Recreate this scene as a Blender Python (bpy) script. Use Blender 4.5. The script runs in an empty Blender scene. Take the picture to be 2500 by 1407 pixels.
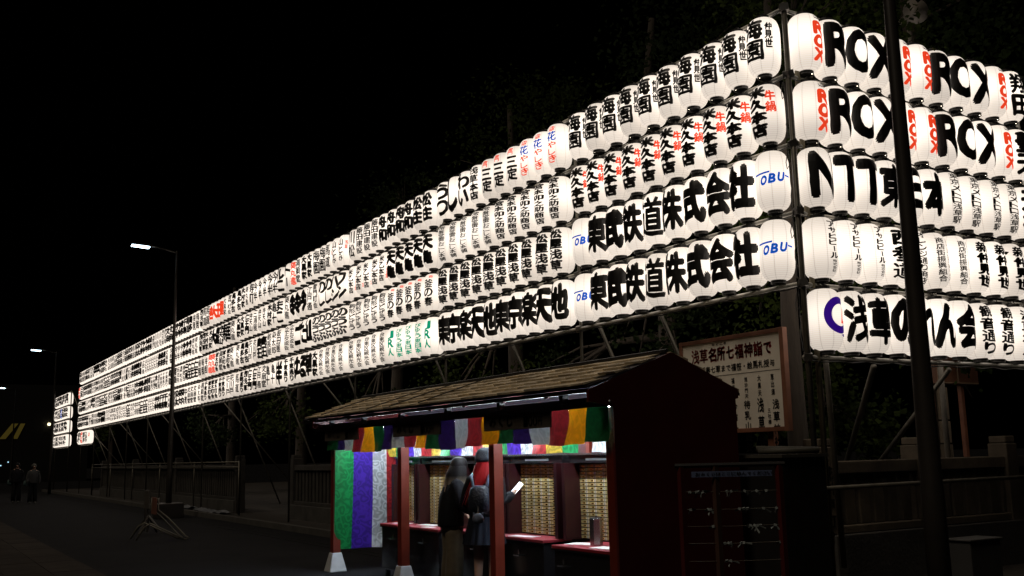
import bpy, bmesh, math, random
from mathutils import Vector, Matrix, noise
R = math.radians
random.seed(7)
SC = bpy.context.scene
COL = SC.collection

# ------------------------------------------------------------------ camera
cam_data = bpy.data.cameras.new('Camera')
cam_data.sensor_fit = 'HORIZONTAL'; cam_data.sensor_width = 36.0
cam_data.lens = 2469.8 / 2500 * 36.0
cam_data.clip_start = 0.05; cam_data.clip_end = 1500
cam = bpy.data.objects.new('Camera', cam_data); COL.objects.link(cam)
r_ = Vector((0.51318688, 0.85799764, -0.02189257)); u_ = Vector((0.15072449, -0.06498173, 0.98643779)); f_ = Vector((-0.84493867, 0.50952668, 0.16266902))
CAM = Vector((7.3175, -7.8952, 1.55))
cam.matrix_world = Matrix(((r_.x, u_.x, -f_.x, CAM.x), (r_.y, u_.y, -f_.y, CAM.y), (r_.z, u_.z, -f_.z, CAM.z), (0, 0, 0, 1)))
SC.camera = cam

# ------------------------------------------------------------------ night sky
w = bpy.data.worlds.new('World'); SC.world = w; w.use_nodes = True
nt = w.node_tree; nt.nodes.clear()
sky = nt.nodes.new('ShaderNodeTexSky'); sky.sky_type = 'NISHITA'; sky.sun_disc = False
sky.sun_elevation = R(-6); sky.sun_rotation = R(200)
bg = nt.nodes.new('ShaderNodeBackground'); bg.inputs['Strength'].default_value = 0.012
ow = nt.nodes.new('ShaderNodeOutputWorld')
nt.links.new(sky.outputs[0], bg.inputs[0]); nt.links.new(bg.outputs[0], ow.inputs[0])
sl = bpy.data.lights.new('NightGlow', 'SUN'); sl.energy = 0.50; sl.angle = R(18); sl.color = (1.0, 0.84, 0.64)  # warm fill sun, added to brighten the roof and notice board
so = bpy.data.objects.new('NightGlow', sl); COL.objects.link(so)
so.rotation_euler = Vector((-0.16, 0.55, -0.80)).to_track_quat('-Z', 'Y').to_euler()
SC.view_settings.view_transform = 'Standard'; SC.view_settings.look = 'None'
SC.view_settings.exposure = 0.0; SC.view_settings.gamma = 1.0
try: SC.view_settings.use_curve_mapping = False
except Exception: pass
SC.cycles.use_denoising = True
SC.cycles.max_bounces = 4; SC.cycles.diffuse_bounces = 2; SC.cycles.transparent_max_bounces = 6
SC.cycles.sample_clamp_indirect = 4.0
SC.cycles.caustics_reflective = False; SC.cycles.caustics_refractive = False

# ------------------------------------------------------------------ materials
MATS = {}
def mat(name, col, rough=0.6, metal=0.0, var=0.25, scale=6.0, bump=0.0, bscale=40.0, emit=None, estr=0.0, spec=0.5, streak=None):
    if name in MATS: return MATS[name]
    m = bpy.data.materials.new(name); m.use_nodes = True; MATS[name] = m
    n = m.node_tree; N = n.nodes; L = n.links; p = N['Principled BSDF']
    p.inputs['Roughness'].default_value = rough; p.inputs['Metallic'].default_value = metal
    p.inputs['Specular IOR Level'].default_value = spec
    tc = N.new('ShaderNodeTexCoord')
    no = N.new('ShaderNodeTexNoise'); no.inputs['Scale'].default_value = scale; no.inputs['Detail'].default_value = 5
    src = tc.outputs['Object']
    if streak:
        mp = N.new('ShaderNodeMapping'); mp.inputs['Scale'].default_value = streak
        L.new(src, mp.inputs[0]); src = mp.outputs[0]
    L.new(src, no.inputs['Vector'])
    rp = N.new('ShaderNodeMapRange'); rp.inputs[1].default_value = 0.25; rp.inputs[2].default_value = 0.75
    rp.inputs[3].default_value = 1 - var; rp.inputs[4].default_value = 1 + var
    L.new(no.outputs['Fac'], rp.inputs[0])
    oi = N.new('ShaderNodeObjectInfo')
    r2 = N.new('ShaderNodeMapRange'); r2.inputs[3].default_value = 1 - var * .6; r2.inputs[4].default_value = 1 + var * .6
    L.new(oi.outputs['Random'], r2.inputs[0])
    mu = N.new('ShaderNodeMath'); mu.operation = 'MULTIPLY'; L.new(rp.outputs[0], mu.inputs[0]); L.new(r2.outputs[0], mu.inputs[1])
    vm = N.new('ShaderNodeVectorMath'); vm.operation = 'SCALE'; vm.inputs[0].default_value = col[:3]
    L.new(mu.outputs[0], vm.inputs['Scale']); L.new(vm.outputs[0], p.inputs['Base Color'])
    if bump:
        nb = N.new('ShaderNodeTexNoise'); nb.inputs['Scale'].default_value = bscale; nb.inputs['Detail'].default_value = 4
        L.new(src, nb.inputs['Vector'])
        b = N.new('ShaderNodeBump'); b.inputs['Strength'].default_value = bump; b.inputs['Distance'].default_value = 0.02
        L.new(nb.outputs['Fac'], b.inputs['Height']); L.new(b.outputs[0], p.inputs['Normal'])
    if emit:
        p.inputs['Emission Color'].default_value = (*emit[:3], 1); p.inputs['Emission Strength'].default_value = estr
    return m

def cloth(name, col, trans=0.5, con=.25):
    if name in MATS: return MATS[name]
    m = bpy.data.materials.new(name); m.use_nodes = True; MATS[name] = m
    n = m.node_tree; N = n.nodes; L = n.links; p = N['Principled BSDF']; out = N['Material Output']
    p.inputs['Roughness'].default_value = 0.38
    tc = N.new('ShaderNodeTexCoord')
    # woven brocade: curling figures
    nz = N.new('ShaderNodeTexNoise'); nz.inputs['Scale'].default_value = 7; nz.inputs['Detail'].default_value = 1
    L.new(tc.outputs['Object'], nz.inputs['Vector'])
    ad = N.new('ShaderNodeVectorMath'); ad.operation = 'SCALE'; ad.inputs['Scale'].default_value = 0.16
    L.new(nz.outputs['Color'], ad.inputs[0])
    a2 = N.new('ShaderNodeVectorMath'); a2.operation = 'ADD'; L.new(tc.outputs['Object'], a2.inputs[0]); L.new(ad.outputs[0], a2.inputs[1])
    vo = N.new('ShaderNodeTexVoronoi'); vo.inputs['Scale'].default_value = 8.0
    L.new(a2.outputs[0], vo.inputs['Vector'])
    sn = N.new('ShaderNodeMath'); sn.operation = 'MULTIPLY'; sn.inputs[1].default_value = 15.0; L.new(vo.outputs['Distance'], sn.inputs[0])
    s2 = N.new('ShaderNodeMath'); s2.operation = 'SINE'; L.new(sn.outputs[0], s2.inputs[0])
    rp = N.new('ShaderNodeMapRange'); rp.inputs[1].default_value = -0.9; rp.inputs[2].default_value = 0.9
    rp.inputs[3].default_value = 1 - con; rp.inputs[4].default_value = 1 + con; L.new(s2.outputs[0], rp.inputs[0])
    vm = N.new('ShaderNodeVectorMath'); vm.operation = 'SCALE'; vm.inputs[0].default_value = col[:3]
    L.new(rp.outputs[0], vm.inputs['Scale']); L.new(vm.outputs[0], p.inputs['Base Color'])
    t = N.new('ShaderNodeBsdfTranslucent'); L.new(vm.outputs[0], t.inputs['Color'])
    mx = N.new('ShaderNodeMixShader'); mx.inputs[0].default_value = trans
    L.new(p.outputs[0], mx.inputs[1]); L.new(t.outputs[0], mx.inputs[2]); L.new(mx.outputs[0], out.inputs['Surface'])
    return m

def paper_mat(name, detail=True):
    """Lit washi paper of a lantern: bulb inside, bamboo hoops and seams cutting the light."""
    m = bpy.data.materials.new(name); m.use_nodes = True; MATS[name] = m
    n = m.node_tree; N = n.nodes; L = n.links; p = N['Principled BSDF']
    p.inputs['Base Color'].default_value = (0.35, 0.32, 0.28, 1); p.inputs['Roughness'].default_value = 0.7
    p.inputs['Emission Color'].default_value = (1.0, 0.875, 0.755, 1)
    def M(op, a, b=None, c=None):
        k = N.new('ShaderNodeMath'); k.operation = op
        for i, v in enumerate((a, b, c)):
            if v is None: continue
            if isinstance(v, (int, float)): k.inputs[i].default_value = v
            else: L.new(v, k.inputs[i])
        return k.outputs[0]
    oi = N.new('ShaderNodeObjectInfo')
    if detail:
        tc = N.new('ShaderNodeTexCoord'); sp = N.new('ShaderNodeSeparateXYZ'); L.new(tc.outputs['Object'], sp.inputs[0])
        z = M('SUBTRACT', sp.outputs['Z'], 0.055)
        g = M('MULTIPLY', M('MULTIPLY', z, z), -20.0)
        g = M('EXPONENT', g)  # bulb's falloff painted into the emission, strongest just above the middle
        s = M('MULTIPLY_ADD', g, 0.64, 0.64)
        an = M('ARCTAN2', sp.outputs['Y'], sp.outputs['X'])
        fr = M('ABSOLUTE', M('SUBTRACT', M('FRACT', M('MULTIPLY', an, 8 / (2 * math.pi))), 0.5))
        seam = M('LESS_THAN', fr, 0.035)
        s = M('MULTIPLY', s, M('MULTIPLY_ADD', seam, -0.26, 1.0))
        hoop = M('SINE', M('MULTIPLY', sp.outputs['Z'], 2 * math.pi / 0.020))
        s = M('MULTIPLY', s, M('MULTIPLY_ADD', hoop, 0.10, 1.0))
        rnd = M('MULTIPLY_ADD', oi.outputs['Random'], 0.34, 0.84)
        s = M('MULTIPLY', s, rnd)
        L.new(s, p.inputs['Emission Strength'])
    else:
        p.inputs['Emission Strength'].default_value = 1.12
    return m

M_PAPER = paper_mat('lantern_paper'); M_PAPER_FAR = paper_mat('lantern_paper_far', False)
INK = {'k': mat('ink_black', (0.012, 0.011, 0.011), 0.45, var=0.3, scale=30),
       'r': mat('ink_red', (0.5, 0.03, 0.01), 0.5, var=0.15, scale=25, emit=(1.0, 0.065, 0.018), estr=0.75),  # coloured inks emit, standing in for lantern light shining through them
       'b': mat('ink_blue', (0.01, 0.12, 0.6), 0.5, var=0.15, emit=(0.0, 0.10, 0.62), estr=0.6),
       'g': mat('ink_green', (0.0, 0.3, 0.18), 0.5, var=0.15, emit=(0.002, 0.36, 0.20), estr=0.7),
       'p': mat('ink_purple', (0.05, 0.01, 0.3), 0.5, var=0.2, emit=(0.035, 0.004, 0.24), estr=0.6)}
M_CAP = mat('lantern_cap_black', (0.012, 0.011, 0.01), 0.35, var=0.2)
M_VENT = mat('bulb_through_vent', (.9, .8, .6), .4, emit=(1.0, .86, .66), estr=12.0)
M_PIPE = mat('galvanised_pipe', (0.60, 0.58, 0.53), 0.38, 0.2, var=0.3, scale=9, bump=0.05)
M_PIPE_D = mat('dull_pipe', (0.13, 0.12, 0.10), 0.5, 0.6, var=0.3, scale=9)
M_WIRE = mat('black_cable', (0.015, 0.015, 0.015), 0.5)
M_CLAMP = mat('scaffold_clamp', (0.16, 0.15, 0.14), 0.5, 0.7)
M_ASPH = mat('asphalt', (0.010, 0.010, 0.0115), 0.9, var=0.35, scale=1.2, bump=0.35, bscale=90, spec=.12)
M_PAVE = mat('plaza_paving', (0.030, 0.025, 0.021), 0.9, var=0.3, scale=2.5, bump=0.25, bscale=60, spec=.12)
M_STONE = mat('fence_stone', (0.105, 0.082, 0.056), 0.8, var=0.35, scale=5, bump=0.3, bscale=35)
M_STONE_D = mat('base_stone', (0.045, 0.042, 0.038), 0.85, var=0.35, scale=3, bump=0.35, bscale=25)
M_STONE_SHADE = mat('grimy_stone', (0.034, 0.030, 0.026), 0.85, var=0.35, scale=5, bump=0.3, bscale=35)  # darker copy of the fence stone, left fences' shade put into the colour
M_BARK = mat('bark', (0.030, 0.022, 0.015), 0.9, var=0.4, scale=14, bump=0.9, bscale=18, streak=(1, 1, 0.18))
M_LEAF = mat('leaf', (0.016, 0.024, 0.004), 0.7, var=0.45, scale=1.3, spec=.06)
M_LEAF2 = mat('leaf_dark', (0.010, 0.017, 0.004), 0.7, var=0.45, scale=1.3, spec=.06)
M_SHINGLE = mat('cedar_shingle', (0.62, 0.51, 0.35), 0.75, var=0.55, scale=9, bump=0.5, bscale=30, streak=(1.2, 0.35, 1))
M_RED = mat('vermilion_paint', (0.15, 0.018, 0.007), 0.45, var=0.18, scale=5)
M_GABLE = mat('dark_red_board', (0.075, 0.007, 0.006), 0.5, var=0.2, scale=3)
M_BEAM = mat('black_beam', (0.012, 0.010, 0.010), 0.5)
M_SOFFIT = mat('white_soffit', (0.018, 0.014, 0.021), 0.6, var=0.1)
M_LACQ = mat('maroon_lacquer', (0.022, 0.004, 0.005), 0.3, var=0.15)
M_LACQ2 = mat('black_lacquer', (0.010, 0.009, 0.010), 0.25, var=0.15)
M_DRAW = mat('brass_drawer_front', (0.52, 0.38, 0.15), 0.42, 0.15, var=0.28, scale=14)
M_KNOB = mat('brass_knob', (0.85, 0.60, 0.15), 0.25, 0.9, var=0.1)
M_NUM = mat('drawer_number', (0.03, 0.025, 0.05), 0.5)
M_TAG = mat('drawer_tag', (0.62, 0.55, 0.42), 0.5, var=0.2)
M_FELT = mat('red_counter_cloth', (0.22, 0.009, 0.018), 0.7, var=0.12)
M_WHITE = mat('white_paper', (0.78, 0.78, 0.78), 0.6, var=0.06)
M_STEEL = mat('stainless_steel', (0.55, 0.55, 0.56), 0.25, 0.95, var=0.1)
M_FOOT = mat('pale_metal_foot', (0.55, 0.56, 0.58), 0.45, 0.2, var=0.12, scale=10)
M_BOARD = mat('sign_board_wood', (0.06, 0.047, 0.036), 0.7, var=0.25, scale=4, streak=(0.6, 1, 8))
M_SIGNW = mat('sign_face', (0.86, 0.80, 0.70), 0.55, var=0.10, scale=3)
M_SIGNF = mat('sign_frame_brown', (0.20, 0.08, 0.045), 0.6, var=0.25, scale=6)
M_SIGNR = mat('sign_red_paint', (0.42, 0.02, 0.02), 0.55, var=0.1)
M_SIGNK = mat('sign_black_paint', (0.015, 0.013, 0.012), 0.55, var=0.1)
M_TUBE = mat('fluorescent_tube', (0.9, 0.9, 0.9), 0.4, emit=(0.78, 0.90, 1.0), estr=190.0)
M_LED = mat('led_panel', (0.9, 0.9, 0.9), 0.4, emit=(0.62, 0.84, 1.0), estr=9.0)
M_LPOLE = mat('lamp_post_paint', (0.035, 0.030, 0.026), 0.4, 0.3, var=0.15)
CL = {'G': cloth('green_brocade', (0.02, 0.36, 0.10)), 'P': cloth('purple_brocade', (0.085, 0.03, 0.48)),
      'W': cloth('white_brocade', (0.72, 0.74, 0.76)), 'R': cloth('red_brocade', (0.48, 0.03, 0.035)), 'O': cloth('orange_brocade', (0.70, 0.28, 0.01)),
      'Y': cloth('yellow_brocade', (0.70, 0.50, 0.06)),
      'g': cloth('front_green_brocade', (0.008, 0.075, 0.022), .05, .15), 'p': cloth('front_purple_brocade', (0.030, 0.012, 0.09), .05, .15), 'w': cloth('front_white_brocade', (0.55, 0.55, 0.55), .05, .1),  # darker copies of the cloths above, dim backlit front put into the colour
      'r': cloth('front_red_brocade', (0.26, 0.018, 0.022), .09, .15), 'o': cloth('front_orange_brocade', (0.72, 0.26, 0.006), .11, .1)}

# ------------------------------------------------------------------ mesh helpers
class MB:
    def __init__(s): s.v = []; s.f = []; s.m = []; s.smooth = False
    def add(s, vs, fs, mi=0):
        o = len(s.v); s.v += [tuple(v) for v in vs]; s.f += [tuple(i + o for i in f) for f in fs]; s.m += [mi] * len(fs); return s
    def box(s, a, b, mi=0):
        x0, y0, z0 = a; x1, y1, z1 = b
        return s.add([(x0, y0, z0), (x1, y0, z0), (x1, y1, z0), (x0, y1, z0), (x0, y0, z1), (x1, y0, z1), (x1, y1, z1), (x0, y1, z1)],
                     [(3, 2, 1, 0), (4, 5, 6, 7), (0, 1, 5, 4), (1, 2, 6, 5), (2, 3, 7, 6), (3, 0, 4, 7)], mi)
    def hexa(s, p, mi=0):   # 4 bottom, 4 top
        return s.add(p, [(3, 2, 1, 0), (4, 5, 6, 7), (0, 1, 5, 4), (1, 2, 6, 5), (2, 3, 7, 6), (3, 0, 4, 7)], mi)
    def tube(s, pts, rad, n=8, mi=0, cap=True):
        pts = [Vector(p) for p in pts]
        if isinstance(rad, (int, float)): rad = [rad] * len(pts)
        vs = []; prev = None
        for i, p in enumerate(pts):
            t = (pts[min(i + 1, len(pts) - 1)] - pts[max(i - 1, 0)]).normalized()
            if prev is None:
                a = Vector((0, 0, 1)) if abs(t.z) < 0.9 else Vector((1, 0, 0))
                x = t.cross(a).normalized()
            else:
                x = (prev - t * prev.dot(t)).normalized()
            prev = x; y = t.cross(x)
            for k in range(n):
                an = 2 * math.pi * k / n
                vs.append(p + (x * math.cos(an) + y * math.sin(an)) * rad[i])
        fs = []
        for i in range(len(pts) - 1):
            for k in range(n):
                a = i * n + k; b = i * n + (k + 1) % n
                fs.append((a, b, b + n, a + n))
        if cap:
            fs.append(tuple(range(n - 1, -1, -1))); o = (len(pts) - 1) * n; fs.append(tuple(range(o, o + n)))
        return s.add(vs, fs, mi)
    def lathe(s, prof, n=16, c=(0, 0, 0), mi=0, cap=True):
        vs = []
        for r, z in prof:
            for k in range(n):
                a = 2 * math.pi * k / n
                vs.append((c[0] + r * math.cos(a), c[1] + r * math.sin(a), c[2] + z))
        fs = []
        for i in range(len(prof) - 1):
            for k in range(n):
                a = i * n + k; b = i * n + (k + 1) % n
                fs.append((a, b, b + n, a + n))
        if cap:
            fs.append(tuple(range(n - 1, -1, -1))); o = (len(prof) - 1) * n; fs.append(tuple(range(o, o + n)))
        return s.add(vs, fs, mi)
    def loft(s, rings, n=20, mi=0, cap=True, wob=0.0, pleat=0, pamp=0.0):
        """rings: (cx, cy, z, rx, ry)"""
        vs = []
        for i, (cx, cy, z, rx, ry) in enumerate(rings):
            for k in range(n):
                a = 2 * math.pi * k / n
                q = 1 + wob * noise.noise(Vector((math.cos(a) * 2 + cx * 3, math.sin(a) * 2, z * 7)))
                if pleat: q += pamp * (i / max(1, len(rings) - 1)) * math.sin(a * pleat)
                vs.append((cx + rx * q * math.cos(a), cy + ry * q * math.sin(a), z))
        fs = []
        for i in range(len(rings) - 1):
            for k in range(n):
                a = i * n + k; b = i * n + (k + 1) % n
                fs.append((a, b, b + n, a + n))
        if cap:
            fs.append(tuple(range(n - 1, -1, -1))); o = (len(rings) - 1) * n; fs.append(tuple(range(o, o + n)))
        return s.add(vs, fs, mi)
    def mesh(s, name, mats):
        me = bpy.data.meshes.new(name); me.from_pydata(s.v, [], s.f)
        if not isinstance(mats, (list, tuple)): mats = [mats]
        for m in mats: me.materials.append(m)
        if len(mats) > 1: me.polygons.foreach_set('material_index', s.m)
        if s.smooth: me.polygons.foreach_set('use_smooth', [True] * len(s.f))
        me.update(); return me
    def build(s, name, mats, parent=None): return put(name, s.mesh(name, mats), parent)

def put(name, me, parent=None, world=True):
    o = bpy.data.objects.new(name, me); COL.objects.link(o)
    if parent is not None:
        o.parent = parent
        if world and parent.type == 'EMPTY':
            o.matrix_parent_inverse = (Matrix.Translation(parent.location) @ parent.rotation_euler.to_matrix().to_4x4()).inverted()
    return o
def tag(o, label=None, cat=None, group=None, kind=None):
    if label: o['label'] = label
    if cat: o['category'] = cat
    if group: o['group'] = group
    if kind: o['kind'] = kind
    return o
def thing(name, label, cat, loc=(0, 0, 0), group=None):
    o = bpy.data.objects.new(name, None); COL.objects.link(o); o.location = loc; o.empty_display_size = 0.1
    return tag(o, label, cat, group)
def smooth(mb): mb.smooth = True; return mb
def bevel(o, wd=0.006, seg=2):
    b = o.modifiers.new('bevel', 'BEVEL'); b.width = wd; b.segments = seg; b.limit_method = 'ANGLE'; return o

# ------------------------------------------------------------------ glyphs (built-in font), wrapped on surfaces
GLY = {}
NEED = set()
def fetch_glyphs(pairs):
    obs = []
    for c, off in pairs:
        off = 0.0
        if (c, off) in GLY: continue
        cu = bpy.data.curves.new('g', 'FONT'); cu.body = c; cu.size = 1; cu.resolution_u = 3; cu.offset = off
        o = bpy.data.objects.new('g', cu); COL.objects.link(o); obs.append((c, off, o)); GLY[(c, off)] = None
    dg = bpy.context.evaluated_depsgraph_get()
    for c, off, o in obs:
        me = bpy.data.meshes.new_from_object(o.evaluated_get(dg))
        vs = [(v.co.x, v.co.y) for v in me.vertices]; fs = [tuple(p.vertices) for p in me.polygons]
        if vs:
            x0 = min(v[0] for v in vs); x1 = max(v[0] for v in vs); y0 = min(v[1] for v in vs); y1 = max(v[1] for v in vs)
        else: x0 = y0 = 0; x1 = y1 = 1
        GLY[(c, off)] = (vs, fs, x0, x1, y0, y1)
        bpy.data.meshes.remove(me)
    for c, off, o in obs:
        cu = o.data; bpy.data.objects.remove(o); bpy.data.curves.remove(cu)
class Flat:
    """flat lettering in (u, v), then wrapped to a surface"""
    def __init__(s): s.v = []; s.f = []; s.m = []; s.d = []
    def glyph(s, c, bold, cu, cv, wd, ht, mi=0, shear=0.0, fit=True):
        off = 0.0; nvx = len(GLY[(c, 0.0)][0]); bold = max(.030, bold * (.62 if c in '園道亀' else .85 if c in '東草鉄楽京書画馬冨海浅薬株' else 1.35 if nvx < 60 else 1.1 if nvx < 85 else .9))
        vs, fs, x0, x1, y0, y1 = GLY[(c, off)]
        if not fit: x0, x1, y0, y1 = -0.0, 1.0, -0.12, 0.88
        o = len(s.v)
        nc = 4 if bold < .034 else 6 if bold < .05 else 8
        for k in range(nc):
            a = 2 * math.pi * k / nc + .5; q = bold if nc > 1 else 0; o = len(s.v)
            for x, y in vs:
                yy = (y - y0) / (y1 - y0) - .5; xx = (x - x0) / (x1 - x0) - .5
                s.v.append((cu + xx * wd * (1 - q) + q * wd * math.cos(a) + shear * yy * ht, cv + yy * ht * (1 - q) + q * ht * math.sin(a)))
            s.f += [tuple(i + o for i in f) for f in fs]; s.m += [mi] * len(fs); s.d += [k] * len(vs)
    def poly(s, pts, mi=0):
        o = len(s.v); s.v += list(pts); s.d += [0] * len(pts); s.f.append(tuple(range(o, o + len(pts)))); s.m.append(mi)
    def cut(s, stepu, stepv):
        bm = bmesh.new()
        bv = [bm.verts.new((x, y, d * .0004)) for (x, y), d in zip(s.v, s.d)]
        for f, mi in zip(s.f, s.m):
            try: fc = bm.faces.new([bv[i] for i in f]); fc.material_index = mi
            except ValueError: pass
        if not s.v: return bm
        for ax, st in ((0, stepu), (1, stepv)):
            lo = min(p[ax] for p in s.v); hi = max(p[ax] for p in s.v)
            k = math.ceil(lo / st)
            while k * st < hi:
                co = [0, 0, 0]; no = [0, 0, 0]; co[ax] = k * st; no[ax] = 1
                bmesh.ops.bisect_plane(bm, geom=bm.verts[:] + bm.edges[:] + bm.faces[:], plane_co=co, plane_no=no, dist=1e-6)
                k += 1
        return bm

# ------------------------------------------------------------------ lanterns
LR, LH, LC = 0.184, 0.324, 0.076       # max radius, half height, cap radius
def lrad(z):
    t = min(1.0, abs(z) / LH)
    return LC + (LR - LC) * (1 - t ** 4.4) ** (1 / 2.0)
def shade_mesh(n, zs):
    mb = smooth(MB()); mb.lathe([(lrad(z * LH), z * LH) for z in zs], n, cap=False); return mb
ZS = [-1, -.985, -.95, -.88, -.78, -.62, -.4, -.15, .15, .4, .62, .78, .88, .95, .985, 1]
ME_SHADE = shade_mesh(24, ZS).mesh('lantern_shade', M_PAPER)
def cap_mb(sgn, n=16):
    z0 = LH - .004; z1 = LH + .034
    pr = [(LC + .004, z0), (LC + .006, z0 + .008), (LC + .004, z1 - .008), (LC + .007, z1), (LC - .006, z1), (LC - .012, z1 - .02)]
    if sgn < 0: pr = [(r, -z) for r, z in pr][::-1]
    mb = MB(); mb.lathe(pr, n, cap=True)
    if sgn < 0:
        for k in range(2):   # vent holes in the bottom plate, the bare bulb shining through
            a = math.pi * 1.25 + k * math.pi * .5; rr = .06
            mb.add([(rr * math.cos(a) + dx, rr * math.sin(a) + dy, -LH - .024) for dx, dy in ((-.007, -.004), (.007, -.004), (.007, .004), (-.007, .004))], [(3, 2, 1, 0)], 1)
    else:
        mb.tube([(-.05, 0, z1 - .01), (-.03, 0, z1 + .03), (0, 0, z1 + .05), (.03, 0, z1 + .03), (.05, 0, z1 - .01)], .005, 5)
    return mb
ME_TOP = cap_mb(1).mesh('lantern_top_cap', M_CAP); ME_BOT = cap_mb(-1).mesh('lantern_bottom_cap', [M_CAP, M_VENT])

def wrap(flat, name, inks, stepu=.055, stepv=.075, warp=0.0, seed=0, rot=0.0):
    bm = flat.cut(stepu, stepv)
    for v in bm.verts:
        u, z = v.co.x, v.co.y; lift = v.co.z
        if warp:
            u += warp * noise.noise(Vector((u * 9, z * 9, seed))); z += warp * noise.noise(Vector((u * 9 + 40, z * 9, seed)))
        z = max(-LH * .99, min(LH * .99, z))
        r = lrad(z) + .0025 + lift; a = u / LR
        v.co = Vector((r * math.sin(a), -r * math.cos(a), z))
    bmesh.ops.recalc_face_normals(bm, faces=bm.faces[:])
    me = bpy.data.meshes.new(name); bm.to_mesh(me); bm.free()
    for k in inks: me.materials.append(INK[k])
    return me

# design = list of (string, ink, u centre, v top, v bottom, glyph width, bold)
def D(*cols, **kw): return (tuple(cols), tuple(sorted(kw.items())))
def big(c, wd=.36, h=.49, b=.054): return D((c, 'k', .0, h / 2 + .01, -h / 2 + .01, wd, b))
def colm(st, ink='k', wd=.15, top=.255, bot=-.25, b=.035, u=0.0): return D((st, ink, u, top * 1.1, bot * 1.1, wd * 1.28, b * 1.3))
S = {}
S['umi'] = D(('海園', 'k', -.012, .285, -.21, .235, .055), ('仲見世', 'k', .172, .23, -.07, .08, .04))
S['yone'] = D(('米久本店', 'k', -.01, .285, -.28, .22, .06), ('牛鍋', 'r', .15, .22, -.03, .11, .04))
S['hana'] = D(('浅草', 'r', .0, .28, .20, .11, .01), ('花', 'b', .0, .195, .06, .15, .03), ('やしき', 'r', .0, .05, -.26, .14, .02))
S['san'] = D(('雷門', 'r', .0, .28, .17, .09, .0), ('三定', 'k', .02, .15, -.24, .18, .04))
S['asa'] = colm('浅草本店', wd=.15)
S['miya'] = colm('宮本卯之助商店', wd=.145, top=.275, bot=-.275, b=.03)
S['toki'] = colm('常盤堂雷おこし本舗', wd=.11, top=.275, bot=-.275, b=.015)
S['matsu'] = colm('松屋浅草', wd=.17, top=.27, bot=-.27, b=.04)
S['fune'] = colm('舟和', wd=.19, top=.25, bot=-.22, b=.045)
S['sho'] = colm('松庄', wd=.19, top=.25, bot=-.22, b=.045)
S['fuji'] = colm('藤田建設', wd=.14, b=.025)
S['kame'] = colm('天亀', wd=.20, top=.25, bot=-.24, b=.05)
S['iwa'] = D(('米乙本店', 'k', -.01, .25, -.25, .15, .035), ('天吉堂', 'r', .14, .1, -.2, .08, .01))
S['kama'] = D(('釜飯', 'r', .05, .285, .24, .10, .01), ('釜の春', 'k', .0, .22, -.255, .18, .035))
S['doze'] = colm('駒形どぜう', wd=.13, b=.025)
S['jr'] = D(('JR人', 'g', .0, .25, -.23, .14, .04))
S['byu'] = D(('びゅう東日本', 'g', .0, .26, -.27, .15, .03))
S['tai'] = colm('台東区観光会', wd=.10, top=.26, bot=-.26, b=.01)
S['rissho'] = colm('立正佼成会', wd=.12, b=.012)
S['rox'] = D(('浅草', 'k', .03, .285, .225, .12, .012), ('ROX', 'r', .04, .20, -.25, .17, .075))
S['metro'] = colm('東京メトロ浅草駅', wd=.115, top=.27, bot=-.275, b=.025)
S['beer'] = D(('アサヒビール', 'k', .02, .27, -.13, .13, .035), ('株式会社', 'k', .02, -.14, -.275, .075, .012))
S['nishi'] = colm('西参道', wd=.2, b=.035)
S['orange'] = colm('オレンジ通り商店', wd=.11, top=.27, bot=-.275, b=.02)
S['shotengai'] = D(('商店街振興組合', 'k', -.03, .25, -.26, .12, .025), ('浅草西門会', 'k', .11, .25, -.25, .06, .005))
S['naka'] = colm('新仲見世', wd=.17, top=.25, bot=-.24, b=.035)
S['kannon'] = colm('観音通り', wd=.16, top=.26, bot=-.26, b=.03)
S['tobu'] = 'tobu'; S['logo'] = 'logo'
POOL = ['並木町会', '尾張屋', '葵丸進', '大黒家', '満願堂', '亀十', '木村家', '飯田屋', '染太郎', '弁天山', '三浦屋', '川松', '千束通り', '花川戸', '雷門町会', '西浅草', '馬道', '江戸通', '仁王門', '寿町', '今半', '言問通り', '伝法院', '中清', '鳥多古', '梅園', '文扇堂', '山とみ']
for i, p in enumerate(POOL):
    wd = (.15 if len(p) == 2 else .125 if len(p) == 3 else .105)
    S['p%d' % i] = colm(p, wd=wd, b=(.045 if i % 3 == 0 else .02))
    S['q%d' % i] = D((p, 'k', -.01, .25, -.25, wd, .03), ('浅草', 'r', .13, .2, 0, .07, .01))
for i in (2, 8, 13, 20): S['r%d' % i] = colm(POOL[i], 'r', wd=.15, b=.03)
for i in (4, 15): S['bl%d' % i] = colm(POOL[i], 'b', wd=.13, b=.02)
def dz(key):
    if key in S: return S[key]
    if key.startswith('B:'): return big(key[2:])
    if key.startswith('RB:'): c = key[3:]; return D((c, 'r', 0, .2, -.2, .31, .05))
    if key.startswith('K:'): c = key[2:]; return colm(c, wd=.21, top=.25, bot=-.26, b=.035)
    raise KeyError(key)
def collect(key):
    d = dz(key)
    if d == 'tobu': return [(c, .03) for c in 'TOBU']
    if d == 'logo': return []
    return [(c, t[6]) for t in d[0] for c in t[0]]
LETTER = {}
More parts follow.
